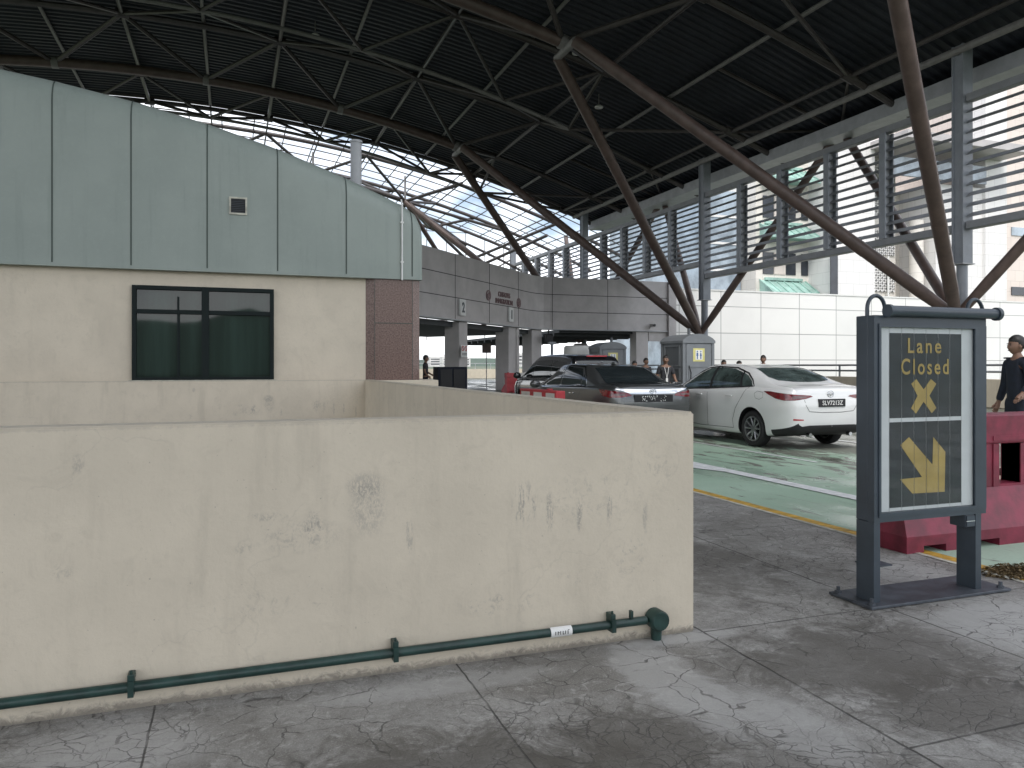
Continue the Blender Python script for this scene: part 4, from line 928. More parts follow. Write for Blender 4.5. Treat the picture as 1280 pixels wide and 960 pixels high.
# ------------------------------------------------------------------ portable toilets and tank
def toilet(label,loc,rot=0):
    t=thing('portable_toilet',label,'toilet',loc,'grey portable toilets',rot)
    w_,d_,h=1.1,1.12,2.2
    g=MB(); g.box((-w_/2,-d_/2,.0),(w_/2,d_/2,.12),bev=.02); g.build('skid_base','toiletd',t,world=False)
    g=MB(); g.box((-w_/2+.03,-d_/2+.03,.12),(w_/2-.03,d_/2-.03,h),bev=.02)
    for sx in (-1,1):                               # raised side frames
        x=sx*(w_/2-.03)
        for z0,z1 in ((.25,1.0),(1.12,1.40),(1.52,2.05)):
            g.prism([(-.36,z0),(.36,z0),(.28,z1),(-.28,z1)],x,x+sx*.035,axis='x') if False else None
            g.box((x,-.34,z0),(x+sx*.012,.34,z1),1,bev=.004)
            for a,b in ((-.40,-.34),(.34,.40)): g.box((x,a,z0-.04),(x+sx*.03,b,z1+.04))
            g.box((x,-.34,z0-.04),(x+sx*.03,.34,z0)); g.box((x,-.34,z1),(x+sx*.03,.34,z1+.04))
    for x in (-w_/2,w_/2-.08):
        for y in (-d_/2,d_/2-.08): g.box((x,y,.12),(x+.08,y+.08,h))
    g.build('cabin',['toilet','toiletd'],t,world=False)
    g=MB(); y=-d_/2+.03
    g.box((-.43,y-.03,.16),(.43,y-.0005,2.12),bev=.008)
    for z0,z1,i in ((.26,.95,.32),(1.05,1.45,.32)):
        g.box((-i-.04,y-.045,z0-.04),(i+.04,y-.031,z0)); g.box((-i-.04,y-.045,z1),(i+.04,y-.031,z1+.04)); g.box((-i-.04,y-.045,z0),(-i,y-.031,z1)); g.box((i,y-.045,z0),(i+.04,y-.031,z1))
    dr=g.build('door','toilet',t,world=False)
    g=MB(); g.tube([(-.37,y-.06,.8),(-.31,y-.07,1.05),(-.30,y-.07,1.3),(-.35,y-.05,1.5)],.014,8); g.build('handle','ink',dr,world=False)
    g=MB(); g.box((-.20,y-.036,1.62),(.20,y-.0305,2.0)); g.build('sticker','sticker',dr,world=False)
    g=MB(); g.box((-.12,y-.040,1.67),(.12,y-.0365,1.95),1)
    for s_ in (-1,1):
        x=.06*s_; g.lathe([(0,-.004),(.022,-.004),(.022,0),(0,0)],(x,y-.0405,1.91),'y',10,0); g.prism([(x-.035,1.78),(x+.035,1.78),(x+.025 if s_<0 else x+.012,1.875),(x-.025 if s_<0 else x-.012,1.875)],y-.0445,y-.0405,0); g.box((x-.02,y-.0445,1.69),(x-.003,y-.0405,1.78),0); g.box((x+.003,y-.0445,1.69),(x+.02,y-.0405,1.78),0)
    g.build('pictogram',['blue','paper'],dr,world=False)
    g=MB(); n=12; vs=[]
    prof_=[(-w_/2-.02,h),(w_/2+.02,h)]
    pts=[(-w_/2-.02+ (w_+.04)*k/n, h+.02+.20*math.sin(math.pi*k/n)**.7) for k in range(n+1)]
    g.prism([(-w_/2-.02,h-.05)]+pts+[(w_/2+.02,h-.05)],-d_/2-.02,d_/2+.02); g.build('roof','toilet',t,smooth=30,world=False)
    g=MB(); g.tube([(.35,.4,h+.1),(.35,.4,h+.42)],.05,10); g.build('vent_pipe','toiletd',t,smooth=35,world=False)
    return t
toilet('nearer grey portable toilet with a yellow sticker, behind the white car',(12.65,19.6,0),R(3))
toilet('farther grey portable toilet with a pale yellow sticker, under the gantry',(13.9,27.2,0),R(-4))
t=thing('water_tank','white ribbed water tank left of the farther grey toilet','tank',(13.5,29.1,0))
g=MB(); pr=[(0,.5)]+[(.58+.015*(k%2),.5+k*.12) for k in range(15)]+[(.57,2.28),(.5,2.33),(0,2.34)]; g.lathe(pr,(13.5,29.1,0),'z',24); g.build('tank','white',t,smooth=40)
g=MB()
for a in range(0,360,90): g.box((13.5+.4*math.cos(R(a))-.05,29.1+.4*math.sin(R(a))-.05,0),(13.5+.4*math.cos(R(a))+.05,29.1+.4*math.sin(R(a))+.05,.52))
g.build('stand','louvre',t)
t=thing('camera_mast','slim dark mast in the bright gap left of the water tank','mast',(14.2,33.5,0))
g=MB(); g.tube([(14.2,33.5,0),(14.2,33.5,2.6)],.07,10); g.box((14.05,33.35,2.5),(14.35,33.65,2.62)); g.build('mast','post',t)
t=thing('dark_cabinet','dark metal cabinet beside the granite column, under the lane 2 gap','cabinet',(7.6,29.5,0))
g=MB(); g.box((7.55,29.2,0),(8.75,30.0,1.45),bev=.03); g.build('body','navy',t)
g=MB(); g.box((7.65,29.17,.15),(8.12,29.195,1.35)); g.box((8.18,29.17,.15),(8.65,29.195,1.35)); g.build('door','ink',t)

# ------------------------------------------------------------------ cars
def cr1(xs_,ys_,x):
    n=len(xs_)
    if x<=xs_[0]: return ys_[0]
    if x>=xs_[-1]: return ys_[-1]
    i=max(k for k in range(n-1) if xs_[k]<=x)
    h=xs_[i+1]-xs_[i]; t_=(x-xs_[i])/h
    def m(k):
        if k==0: return (ys_[1]-ys_[0])/(xs_[1]-xs_[0])
        if k==n-1: return (ys_[-1]-ys_[-2])/(xs_[-1]-xs_[-2])
        a=(ys_[k]-ys_[k-1])/(xs_[k]-xs_[k-1]); b=(ys_[k+1]-ys_[k])/(xs_[k+1]-xs_[k])
        return 0 if a*b<=0 else 2*a*b/(a+b)
    return (ys_[i]*(1+2*t_)*(1-t_)**2+m(i)*h*t_*(1-t_)**2+ys_[i+1]*t_*t_*(3-2*t_)+m(i+1)*h*t_*t_*(t_-1))
def make_car(name,label,sp,paint,glassm,loc,rot):
    car=thing(name,label,'car',loc,None,rot); car.scale=(1.06,1.06,1.06)
    st=sp['st']       # y, zr, zs, w, wr, zb
    ys_=[s_[0] for s_ in st]
    def par(y): return [cr1(ys_,[s_[k] for s_ in st],y) for k in range(1,6)]
    NY=84; g=MB(); rows=[]
    yy=[ys_[0]+(ys_[-1]-ys_[0])*(.5-.5*math.cos(math.pi*i/NY))*.35+(ys_[-1]-ys_[0])*(i/NY)*.65 for i in range(NY+1)]
    for y in yy:
        zr,zs,w_,wr,zb=par(y); hgt=zs-zb
        zr=max(zr,zs+.012)
        ga=min(1,max(0,(zr-zs-.03)/.25))
        P_=[(0,zb),(w_*.78,zb),(w_*.93,zb+.035),(w_*.975,zb+.13*hgt+.02),(w_*.985,zb+.38*hgt),(w_,zb+.62*hgt),(w_*.995,zb+.80*hgt),(w_*.975,zs-.045),(w_*.94,zs)]
        x0=w_*.905; z0=zs+.012
        P_+=[(x0,z0),(x0+(wr-x0)*.33+.018*ga,z0+(zr-.055*ga-z0)*.36),(x0+(wr-x0)*.68+.018*ga,z0+(zr-.055*ga-z0)*.70),(wr,z0+(zr-.055*ga-z0)*.97),(wr*.9,zr-.018),(wr*.6,zr-.004),(0,zr)]
        # smooth refine
        Q=[]
        t_=[0]
        for a,b in zip(P_,P_[1:]): t_.append(t_[-1]+max(1e-4,math.dist(a,b)))
        sub=3
        for i in range(len(P_)-1):
            for k in range(sub):
                tt=t_[i]+(t_[i+1]-t_[i])*k/sub; Q.append((cr1(t_,[p[0] for p in P_],tt),cr1(t_,[p[1] for p in P_],tt)))
        Q.append(P_[-1]); rows.append([(x,y,z) for x,z in Q]+[(-x,y,z) for x,z in Q[-2:0:-1]])
    n=len(rows[0]); vs=[p for r_ in rows for p in r_]; fs=[]
    for i in range(NY):
        for k in range(n): fs.append((i*n+k,i*n+(k+1)%n,(i+1)*n+(k+1)%n,(i+1)*n+k))
    fs+=[tuple(range(n))[::-1],tuple(NY*n+k for k in range(n))]
    g.add(vs,fs)
    for i in range(NY):
        lim=9 if yy[i]<ys_[0]+.42 else 5
        for k in range(n):
            if min(k,n-1-k)<lim: g.mi[i*n+k]=1
    bvh=BVHTree.FromPolygons([Vector(v) for v in vs],fs)
    body=g.build('body',[paint,'black'],car,smooth=50,world=False)
    # wheel arches
    wr_=sp['wr']; cut=[]
    for ya in sp['axles']:
        for s_ in (-1,1):
            cg=MB(); cg.lathe([(0,s_*.45),(wr_+.055,s_*.45),(wr_+.055,s_*1.3),(0,s_*1.3)],(0,ya,wr_+.01),'x',40)
            c_=cg.build('cutter','black',None); c_.location=(0,0,0); c_.parent=car
            md=body.modifiers.new('b','BOOLEAN'); md.object=c_; md.operation='DIFFERENCE'; md.solver='EXACT'; md.material_mode='TRANSFER'; cut.append(c_)
    nm=bpy.data.meshes.new_from_object(body.evaluated_get(DG())); body.modifiers.clear(); body.data=nm; nm.set_sharp_from_angle(angle=R(42))
    for c_ in cut: bpy.data.objects.remove(c_)
    def patch(pts,dirv,name,m_,parent=body,off=.004,res=.04):
        d=Vector(dirv).normalized(); r_=d.cross(Vector((0,0,1))).normalized(); u=r_.cross(d)
        ab=[Vector((Vector(p).dot(r_),Vector(p).dot(u))) for p in pts]
        # densify
        de=[]
        for p,q in zip(ab,ab[1:]+ab[:1]):
            k=max(1,int((q-p).length/res)); de+=[p+(q-p)*i/k for i in range(k)]
        a0=min(p.x for p in de);a1=max(p.x for p in de);b0=min(p.y for p in de);b1=max(p.y for p in de)
        pts2=list(de); k0=len(de)
        x=a0+res/2
        while x<a1:
            y=b0+res/2
            while y<b1: pts2.append(Vector((x,y))); y+=res
            x+=res
        r2=geometry.delaunay_2d_cdt(pts2,[(i,(i+1)%k0) for i in range(k0)],[list(range(k0))],1,1e-5)
        vs2=[];good=[]
        for q in r2[0]:
            o_=r_*q.x+u*q.y-d*8; h=bvh.ray_cast(o_,d); ok=h[0] is not None
            if not ok: h=bvh.find_nearest(o_+d*8)
            nn=h[1]; nn=-nn if nn.dot(d)>0 else nn
            vs2.append(h[0]+nn*off); good.append(ok and -nn.dot(d)>.3)
        fs2=[tuple(f) for f in r2[2] if all(good[k] for k in f)]
        used=sorted({k for f in fs2 for k in f}); ix={k:n_ for n_,k in enumerate(used)}
        gg=MB(); gg.add([vs2[k] for k in used],[tuple(ix[k] for k in f) for f in fs2])
        return gg.build(name,m_,parent,smooth=60,world=False)
    def line(pts,dirv,name,m_,wd=.012,off=.003,parent=body):
        d=Vector(dirv).normalized(); r_=d.cross(Vector((0,0,1))).normalized(); u=r_.cross(d); gg=MB(); pr=[]
        P3=[]
        for p,q in zip(pts,pts[1:]):
            k=max(1,int((Vector(q)-Vector(p)).length/.06)); P3+=[Vector(p)+(Vector(q)-Vector(p))*i/k for i in range(k)]
        P3.append(Vector(pts[-1]))
        ab=[Vector((p.dot(r_),p.dot(u))) for p in P3]
        for i,p in enumerate(ab):
            t_=(ab[min(i+1,len(ab)-1)]-ab[max(i-1,0)]).normalized(); nn=Vector((-t_.y,t_.x))*wd/2
            for q in (p+nn,p-nn):
                o_=r_*q.x+u*q.y-d*8; h=bvh.ray_cast(o_,d)
                if h[0] is None: h=bvh.find_nearest(o_+d*8)
                n_=h[1]; n_=-n_ if n_.dot(d)>0 else n_; gg.v.append(tuple(h[0]+n_*off))
        gg.f=[(2*i,2*i+1,2*i+3,2*i+2) for i in range(len(ab)-1)]; gg.mi=[0]*len(gg.f)
        return gg.build(name,m_,parent,smooth=60,world=False,fix=True)
    sp['detail'](car,body,patch,line,glassm,bvh)
    # wheels
    for ya in sp['axles']:
        for s_ in (-1,1):
            xo=s_*(sp['hw']-.02)
            t0=MB(); t0.lathe([(0,-.18),(.10,-.18),(.10,-.06),(0,-.06)],(0,0,0),'x',16)
            if s_<0: t0.v=[(-x,y,z) for x,y,z in t0.v]
            t0.v=[(x+xo,y+ya,z+wr_) for x,y,z in t0.v]; wl=t0.build('wheel','black',car,smooth=40,world=False)
            t1=MB(); ri=wr_*.70; t1.lathe([(ri,-.02),(ri+.02,0),(wr_-.03,0),(wr_-.008,-.02),(wr_,-.05),(wr_,-.17),(wr_-.02,-.2),(ri,-.2),(ri,-.02)],(0,0,0),'x',36)
            t1.v=[((x if s_>0 else -x)+xo,y+ya,z+wr_) for x,y,z in t1.v]; t1.build('tyre','tyre',wl,smooth=35,world=False)
            t2=MB(); t2.lathe([(ri-.025,-.012),(ri-.002,-.012),(ri-.002,-.16),(ri-.03,-.16),(ri-.025,-.012)],(0,0,0),'x',36); t2.lathe([(0,-.025),(.055,-.03),(.06,-.06),(0,-.06)],(0,0,0),'x',16)
            for k in range(10):
                a=2*math.pi*(k//2)/5+(.16 if k%2 else -.16)+.3; a2=2*math.pi*(k//2)/5+(.30 if k%2 else -.30)+.3
                p=(-.045,.05*math.cos(a),.05*math.sin(a)); q=(-.03,(ri-.012)*math.cos(a2),(ri-.012)*math.sin(a2)); t2.tube([p,q],[.019,.014],6)
            t2.v=[((x if s_>0 else -x)+xo,y+ya,z+wr_) for x,y,z in t2.v]; t2.build('rim','rim',wl,smooth=35,world=False)
            t3=MB(); t3.lathe([(0,-.10),(ri-.02,-.10)],(0,0,0),'x',24); t3.v=[((x if s_>0 else -x)+xo,y+ya,z+wr_) for x,y,z in t3.v]; t3.build('brake_disc','ink',wl,world=False)
    return car
def badge(parent,c,kind,r_=.05):
    g=MB(); x,y,z=c
    ring=lambda rx,rz,t_,ox=0,oz=0: g.tube([(x+ox+rx*math.cos(a*math.pi/12),y,z+oz+rz*math.sin(a*math.pi/12)) for a in range(25)],t_,6)
    if kind=='wing':
        ring(r_*1.25,r_,.006); g.tube([(x-r_*1.2,y-.003,z+.004),(x-r_*.45,y-.004,z+.006),(x,y-.004,z-r_*.55),(x+r_*.45,y-.004,z+.006),(x+r_*1.2,y-.003,z+.004)],.007,6)
    else:
        ring(r_*1.3,r_*.9,.006); ring(r_*.42,r_*.85,.005); ring(r_*.95,r_*.38,.005,0,r_*.45)
    g.build('badge','chrome',parent,world=False)
def det_white(car,body,patch,line,gm,bvh):
    for s_ in (-1,1):
        X=s_*1.0; d=(-s_,0,0); v=lambda y,z:(X,y,z)
        patch([v(1.02,.965),v(.03,1.0),v(.03,1.385),v(.22,1.37),v(.42,1.30),v(.72,1.13)],d,'side_window',gm)
        patch([v(-.03,1.0),v(-.93,1.04),v(-.83,1.30),v(-.55,1.365),v(-.03,1.39)],d,'side_window',gm)
        patch([v(-.97,1.043),v(-1.27,1.065),v(-1.20,1.15),v(-1.03,1.245),v(-.87,1.295)],d,'quarter_window',gm)
        line([v(1.15,.955),v(.0,.99),v(-1.32,1.062),v(-1.22,1.165),v(-1.0,1.285),v(-.6,1.382),v(0,1.405),v(.3,1.375),v(.6,1.27),v(1.15,.955)],d,'window_surround','black',.022,.0055)
        line([v(0,.99),v(0,1.40)],d,'door_pillar','black',.075,.0058); line([v(-.95,1.04),v(-.85,1.30)],d,'door_pillar','black',.05,.0058)
        line([v(1.05,.95),v(1.10,.7),v(1.05,.33),v(.2,.285),v(-.82,.30)],d,'door_gap','rubberseam',.009)
        line([v(.0,.99),v(-.03,.7),v(-.02,.29)],d,'door_gap','rubberseam',.009)
        line([v(-1.20,1.05),v(-1.08,.88),v(-.90,.66),v(-.80,.45),v(-.82,.30)],d,'door_gap','rubberseam',.009)
        line([v(-1.42,.94),v(-1.46,.86),v(-1.57,.84),v(-1.66,.88),v(-1.64,.965),v(-1.5,.98),v(-1.42,.94)],d,'fuel_flap_gap','rubberseam',.006) if s_<0 else None
        for y in (-.72,.25):
            h=bvh.ray_cast(Vector((X*3,y,.875)),Vector(d)); g=MB(); px=h[0].x+s_*.022; g.box((px-.012,y-.10,.865),(px+.012,y+.10,.893),bev=.006); g.build('door_handle','carwhite' if car['category']=='car' else 'black',body,smooth=40,world=False)
        g=MB(); g.ell((s_*.98,.93,1.02),(.11,.06,.075),12,8); g.box((s_*.84,.9,.95),(s_*.92,.97,.985)); g.ell((s_*.98,.915,1.02),(.105,.06,.07),12,8,1); g.build('wing_mirror',['carwhite','black'],body,smooth=40,world=False)
        # lamps
        q=lambda x,y,z:(s_*x,y,z)
        tl=patch([q(.895,-1.69,.985),q(.88,-1.85,.985),q(.84,-2.02,.965),q(.74,-2.12,.95),q(.55,-2.2,.935),q(.40,-2.25,.925),q(.36,-2.26,.905),q(.48,-2.24,.872),q(.66,-2.18,.845),q(.79,-2.09,.84),q(.86,-1.95,.87),q(.885,-1.80,.93)],(-s_*.80,1,0),'tail_light','tail',body,.006,.03)
        patch([q(.70,-2.15,.925),q(.55,-2.2,.915),q(.43,-2.24,.907),q(.52,-2.22,.88),q(.68,-2.17,.866)],(-s_*.80,1,0),'lamp_core','clearlens',tl,.0085,.03)
        patch([q(.69,-2.15,.545),q(.55,-2.25,.532),q(.55,-2.25,.515),q(.69,-2.15,.515)],(-s_*.6,1,0),'reflector','red',body,.005,.03)
        line([q(.55,-2.2,.85),q(.53,-2.2,.76),q(.46,-2.2,.66),q(.2,-2.2,.64),q(0,-2.2,.64)],(0,1,0),'boot_gap','rubberseam',.009)
        line([q(.89,-1.9,.70),q(.80,-2.12,.74),q(.6,-2.2,.70)],(-s_*.8,1,0),'bumper_crease','carwhite',.006)
        patch([q(.87,-1.75,.28),q(.83,-1.95,.34),q(.72,-2.12,.40),q(.45,-2.25,.43),q(0,-2.29,.43),q(0,-2.29,.40),q(.45,-2.25,.36),q(.74,-2.08,.30)],(-s_*.25,1,0),'bumper_skirt','black',body,.006,.05)
        g=MB(); g.tube([(s_*.42,-2.2,.27),(s_*.42,-2.28,.265)],.035,12); g.build('exhaust','chrome',body,world=False)
    patch([(-.54,-1.62,1.16),(-.30,-1.72,1.145),(0,-1.75,1.14),(.30,-1.72,1.145),(.54,-1.62,1.16),(.61,-1.42,1.21),(.53,-1.0,1.365),(.30,-1,1.39),(0,-1,1.395),(-.30,-1,1.39),(-.53,-1.0,1.365),(-.61,-1.42,1.21)],(0,1,-.42),'rear_window',gm)
    patch([(-.58,1.0,1.06),(.58,1.0,1.06),(.5,.5,1.36),(-.5,.5,1.36)],(0,-1,-.4),'windscreen',gm)
    g=MB(); h=bvh.ray_cast(Vector((0,-6,.80)),Vector((0,1,0)))[0]; y=h.y-.012
    g.box((-.275,y-.008,.735),(.275,y+.04,.865),bev=.004); pl=g.build('number_plate','ink',body,world=False)
    m_=text_mb('SLV7213Z',.105,.93,.002,1.05,.001); m_.v=[(x,yy+y-.011,z+.765) for x,yy,z in m_.v]; m_.build('plate_lettering','paper',pl,world=False)
    h=bvh.ray_cast(Vector((0,-6,.945)),Vector((0,1,0)))[0]; badge(body,(0,h.y-.012,.945),'wing',.052)
    for cx,tx in ((-.53,'3'),(.60,'2.0')):
        pass
def det_grey(car,body,patch,line,gm,bvh):
    for s_ in (-1,1):
        X=s_*1.0; d=(-s_,0,0); v=lambda y,z:(X,y,z)
        patch([v(1.02,.98),v(.03,1.0),v(.03,1.40),v(.3,1.37),v(.6,1.24)],d,'side_window',gm)
        patch([v(-.03,1.0),v(-1.02,1.02),v(-.95,1.24),v(-.75,1.36),v(-.03,1.41)],d,'side_window',gm)
        patch([v(-1.06,1.025),v(-1.28,1.035),v(-1.10,1.19),v(-.99,1.26)],d,'quarter_window',gm)
        line([v(1.1,.965),v(0,.985),v(-1.34,1.022),v(-1.12,1.215),v(-.80,1.40),v(0,1.43)],d,'window_trim','chrome',.018,.006)
        line([v(0,.98),v(-.02,.3)],d,'door_gap','rubberseam',.009); line([v(-1.25,1.02),v(-1.05,.8),v(-.88,.5),v(-.88,.3)],d,'door_gap','rubberseam',.009)
        for y in (-.80,.2):
            h=bvh.ray_cast(Vector((X*3,y,.88)),Vector(d)); g=MB(); px=h[0].x+s_*.022; g.box((px-.012,y-.10,.868),(px+.012,y+.10,.895),bev=.006); g.build('door_handle','chrome',body,smooth=40,world=False)
        g=MB(); g.ell((s_*1.0,.95,1.02),(.13,.07,.085),12,8); g.box((s_*.86,.92,.95),(s_*.94,.99,.99)); g.build('wing_mirror','cargrey',body,smooth=40,world=False)
        q=lambda x,y,z:(s_*x,y,z)
        tl=patch([q(.905,-1.98,.98),q(.86,-2.16,.975),q(.70,-2.29,.955),q(.50,-2.36,.925),q(.42,-2.38,.87),q(.62,-2.33,.84),q(.80,-2.23,.84),q(.88,-2.08,.87)],(-s_*.8,1,0),'tail_light','tail',body,.006,.03)
        patch([q(.72,-2.29,.915),q(.55,-2.35,.90),q(.56,-2.35,.875),q(.72,-2.29,.88)],(-s_*.8,1,0),'lamp_core','clearlens',tl,.0085,.03)
        patch([q(.88,-1.9,.66),q(.80,-2.2,.68),q(.5,-2.38,.66),q(.0,-2.41,.66),q(0,-2.41,.645),q(.5,-2.38,.645),q(.80,-2.2,.66),q(.88,-1.9,.645)],(-s_*.3,1,0),'bumper_line','rubberseam',body,.004)
    patch([(-.80,-2.20,1.0),(-.4,-2.37,.99),(0,-2.4,.985),(.4,-2.37,.99),(.80,-2.20,1.0),(.60,-2.33,.95),(.45,-2.37,.905),(0,-2.41,.90),(-.45,-2.37,.905),(-.60,-2.33,.95)],(0,1,0),'chrome_strip','chrome',body,.006,.04)
    patch([(-.62,-1.75,1.085),(0,-1.8,1.075),(.62,-1.75,1.085),(.55,-1.1,1.385),(0,-1,1.42),(-.55,-1.1,1.385)],(0,1,-.45),'rear_window',gm)
    patch([(-.6,1.0,1.06),(.6,1.0,1.06),(.5,.5,1.38),(-.5,.5,1.38)],(0,-1,-.4),'windscreen',gm)
    h=bvh.ray_cast(Vector((0,-6,.83)),Vector((0,1,0)))[0]; y=h.y-.012; g=MB(); g.box((-.40,y-.006,.755),(.40,y+.05,.885)); pl=g.build('number_plate','ink',body,world=False)
    g=MB(); rr=random.Random(5)
    for k in range(46):
        x=rr.uniform(-.24,.24); z=rr.uniform(.77,.87); 
        if abs(x-.1)<.03: continue
        g.bar((x,y-.009,z),(x+rr.uniform(-.015,.022),y-.009,z+rr.uniform(-.03,.03)),.003,.010)
    g.build('plate_marks','paper',pl,world=False)
    h=bvh.ray_cast(Vector((0,-6,.945)),Vector((0,1,0)))[0]; badge(body,(0,h.y-.014,.945),'oval',.05)
    g=MB(); g.tube([(-.3,-.75,1.475),(-.3,-.95,1.50)],.012,6); g.ell((0,-.82,1.462),(.035,.09,.035),10,6); g.build('roof_aerial','cargrey',body,world=False)
def det_mpv(car,body,patch,line,gm,bvh):
    for s_ in (-1,1):
        X=s_*1.0; d=(-s_,0,0); v=lambda y,z:(X,y,z)
        patch([v(1.35,1.08),v(.55,1.08),v(.55,1.56),v(.8,1.48)],d,'side_window',gm)
        patch([v(.48,1.08),v(-.75,1.08),v(-.75,1.58),v(.48,1.57)],d,'side_window',gm)
        patch([v(-.82,1.08),v(-1.85,1.10),v(-1.75,1.50),v(-.82,1.58)],d,'quarter_window',gm)
        line([v(-2.0,1.06),v(1.45,1.05)],d,'window_trim','chrome',.02,.006)
        g=MB(); g.ell((s_*1.02,1.35,1.12),(.13,.08,.10),12,8); g.box((s_*.86,1.32,1.03),(s_*.94,1.4,1.08)); g.build('wing_mirror','carblack',body,smooth=40,world=False)
        q=lambda x,y,z:(s_*x,y,z)
        patch([q(.88,-2.0,1.05),q(.70,-2.2,1.06),q(.55,-2.25,1.02),q(.60,-2.25,.85),q(.80,-2.15,.82),q(.89,-2.0,.88)],(-s_*.8,1,0),'tail_light','tail',body,.006,.04)
        patch([q(.86,1.9,.80),q(.70,2.12,.80),q(.45,2.25,.76),q(.50,2.25,.64),q(.75,2.12,.66),q(.87,1.9,.70)],(-s_*.6,-1,0),'headlight','chrome',body,.006,.04)
    patch([(-.66,-2,1.12),(.66,-2,1.12),(.58,-2,1.55),(-.58,-2,1.55)],(0,1,0),'rear_window','carglass')
    patch([(-.64,1.4,1.12),(.64,1.4,1.12),(.54,.7,1.56),(-.54,.7,1.56)],(0,-1,-.5),'windscreen','carglass2')
    g=MB(); g.box((-.30,-2.155,1.665),(.30,-2.10,1.70)); g.build('brake_light','red',body,world=False)
    patch([(-.5,2.2,.72),(.5,2.2,.72),(.45,2.2,.60),(-.45,2.2,.60)],(0,-1,0),'grille','chrome',body)
# y, zr, zs, w, wr, zb
SW=dict(st=[(-2.30,.80,.78,.70,.60,.40),(-2.27,.93,.91,.76,.66,.34),(-2.20,1.045,.99,.815,.70,.29),(-2.05,1.08,1.0,.865,.74,.25),(-1.86,1.10,1.01,.888,.75,.22),(-1.68,1.155,1.015,.896,.73,.20),(-1.35,1.275,1.02,.90,.68,.19),(-1.0,1.385,1.015,.898,.635,.185),(-.6,1.443,1.0,.897,.615,.18),(-.1,1.458,.985,.897,.61,.18),(.3,1.435,.975,.897,.615,.18),(.65,1.31,.965,.897,.65,.18),(1.0,1.13,.955,.896,.70,.18),(1.25,1.01,.94,.893,.74,.19),(1.7,.955,.88,.885,.74,.20),(2.0,.88,.80,.85,.70,.22),(2.2,.76,.70,.74,.6,.27),(2.29,.62,.58,.55,.45,.33)],axles=(-1.335,1.365),wr=.318,hw=.895,detail=det_white)
SG=dict(st=[(-2.42,.80,.78,.72,.60,.42),(-2.39,.94,.92,.78,.66,.36),(-2.31,1.055,1.0,.84,.70,.30),(-2.15,1.075,1.01,.885,.74,.26),(-1.90,1.085,1.015,.907,.76,.22),(-1.74,1.10,1.015,.91,.75,.20),(-1.35,1.285,1.015,.912,.69,.19),(-1.02,1.405,1.01,.912,.64,.185),(-.6,1.455,1.0,.912,.62,.18),(-.1,1.472,.99,.912,.615,.18),(.35,1.445,.98,.912,.62,.18),(.7,1.30,.97,.912,.66,.18),(1.05,1.12,.96,.911,.71,.18),(1.3,1.03,.95,.908,.75,.19),(1.8,.96,.88,.895,.75,.20),(2.1,.88,.80,.86,.70,.22),(2.32,.76,.70,.74,.6,.27),(2.40,.62,.58,.55,.45,.33)],axles=(-1.40,1.375),wr=.325,hw=.91,detail=det_grey)
SM=dict(st=[(-2.27,1.0,.98,.74,.62,.42),(-2.24,1.25,1.02,.80,.70,.34),(-2.16,1.55,1.05,.84,.68,.28),(-2.0,1.68,1.07,.88,.66,.24),(-1.5,1.735,1.07,.90,.655,.2),(-.6,1.755,1.06,.90,.65,.18),(.3,1.735,1.05,.90,.65,.18),(.7,1.64,1.045,.90,.66,.18),(1.1,1.42,1.04,.90,.70,.18),(1.5,1.17,1.02,.895,.74,.19),(1.8,1.06,.97,.885,.74,.2),(2.1,.95,.88,.83,.68,.22),(2.24,.80,.74,.72,.6,.28),(2.30,.62,.58,.55,.45,.33)],axles=(-1.38,1.38),wr=.32,hw=.90,detail=det_mpv)
make_car('white_sedan','white sedan with a black number plate stopped on the green road',SW,'carwhite','carglass2',(10.0,13.32,-.008),R(0))
make_car('grey_sedan','dark grey sedan with a chrome boot strip behind the parapet end',SG,'cargrey','carglass',(7.72,15.7,-.008),R(0))
make_car('black_people_carrier','tall black people carrier ahead of the dark grey sedan',SM,'carblack','carglass',(9.9,22.3,-.008),R(0))

# ------------------------------------------------------------------ people
def skin_mesh(name,verts,edges,rad,m_,parent,levels=2,root=0,extra=None):
    me=bpy.data.meshes.new(name); me.from_pydata(verts,edges,[]); o=bpy.data.objects.new(name,me); COL.objects.link(o)
    md=o.modifiers.new('s','SKIN'); md.use_smooth_shade=True
    for i,r_ in enumerate(rad):
        sv=me.skin_vertices[0].data[i]; sv.radius=(r_,r_) if not isinstance(r_,tuple) else r_; sv.use_root=(i==root)
    sd=o.modifiers.new('d','SUBSURF'); sd.levels=levels; sd.render_levels=levels
    ev=bpy.data.meshes.new_from_object(o.evaluated_get(DG())); bpy.data.objects.remove(o); bpy.data.meshes.remove(me)
    g=MB(); g.add([v.co[:] for v in ev.vertices],[tuple(p.vertices) for p in ev.polygons]); bpy.data.meshes.remove(ev)
    if extra: 
        k=len(g.v); g.v+=extra.v; g.f+=[tuple(i+k for i in f) for f in extra.f]; g.mi+=extra.mi
    return g.build(name,m_,parent,smooth=60,world=False)
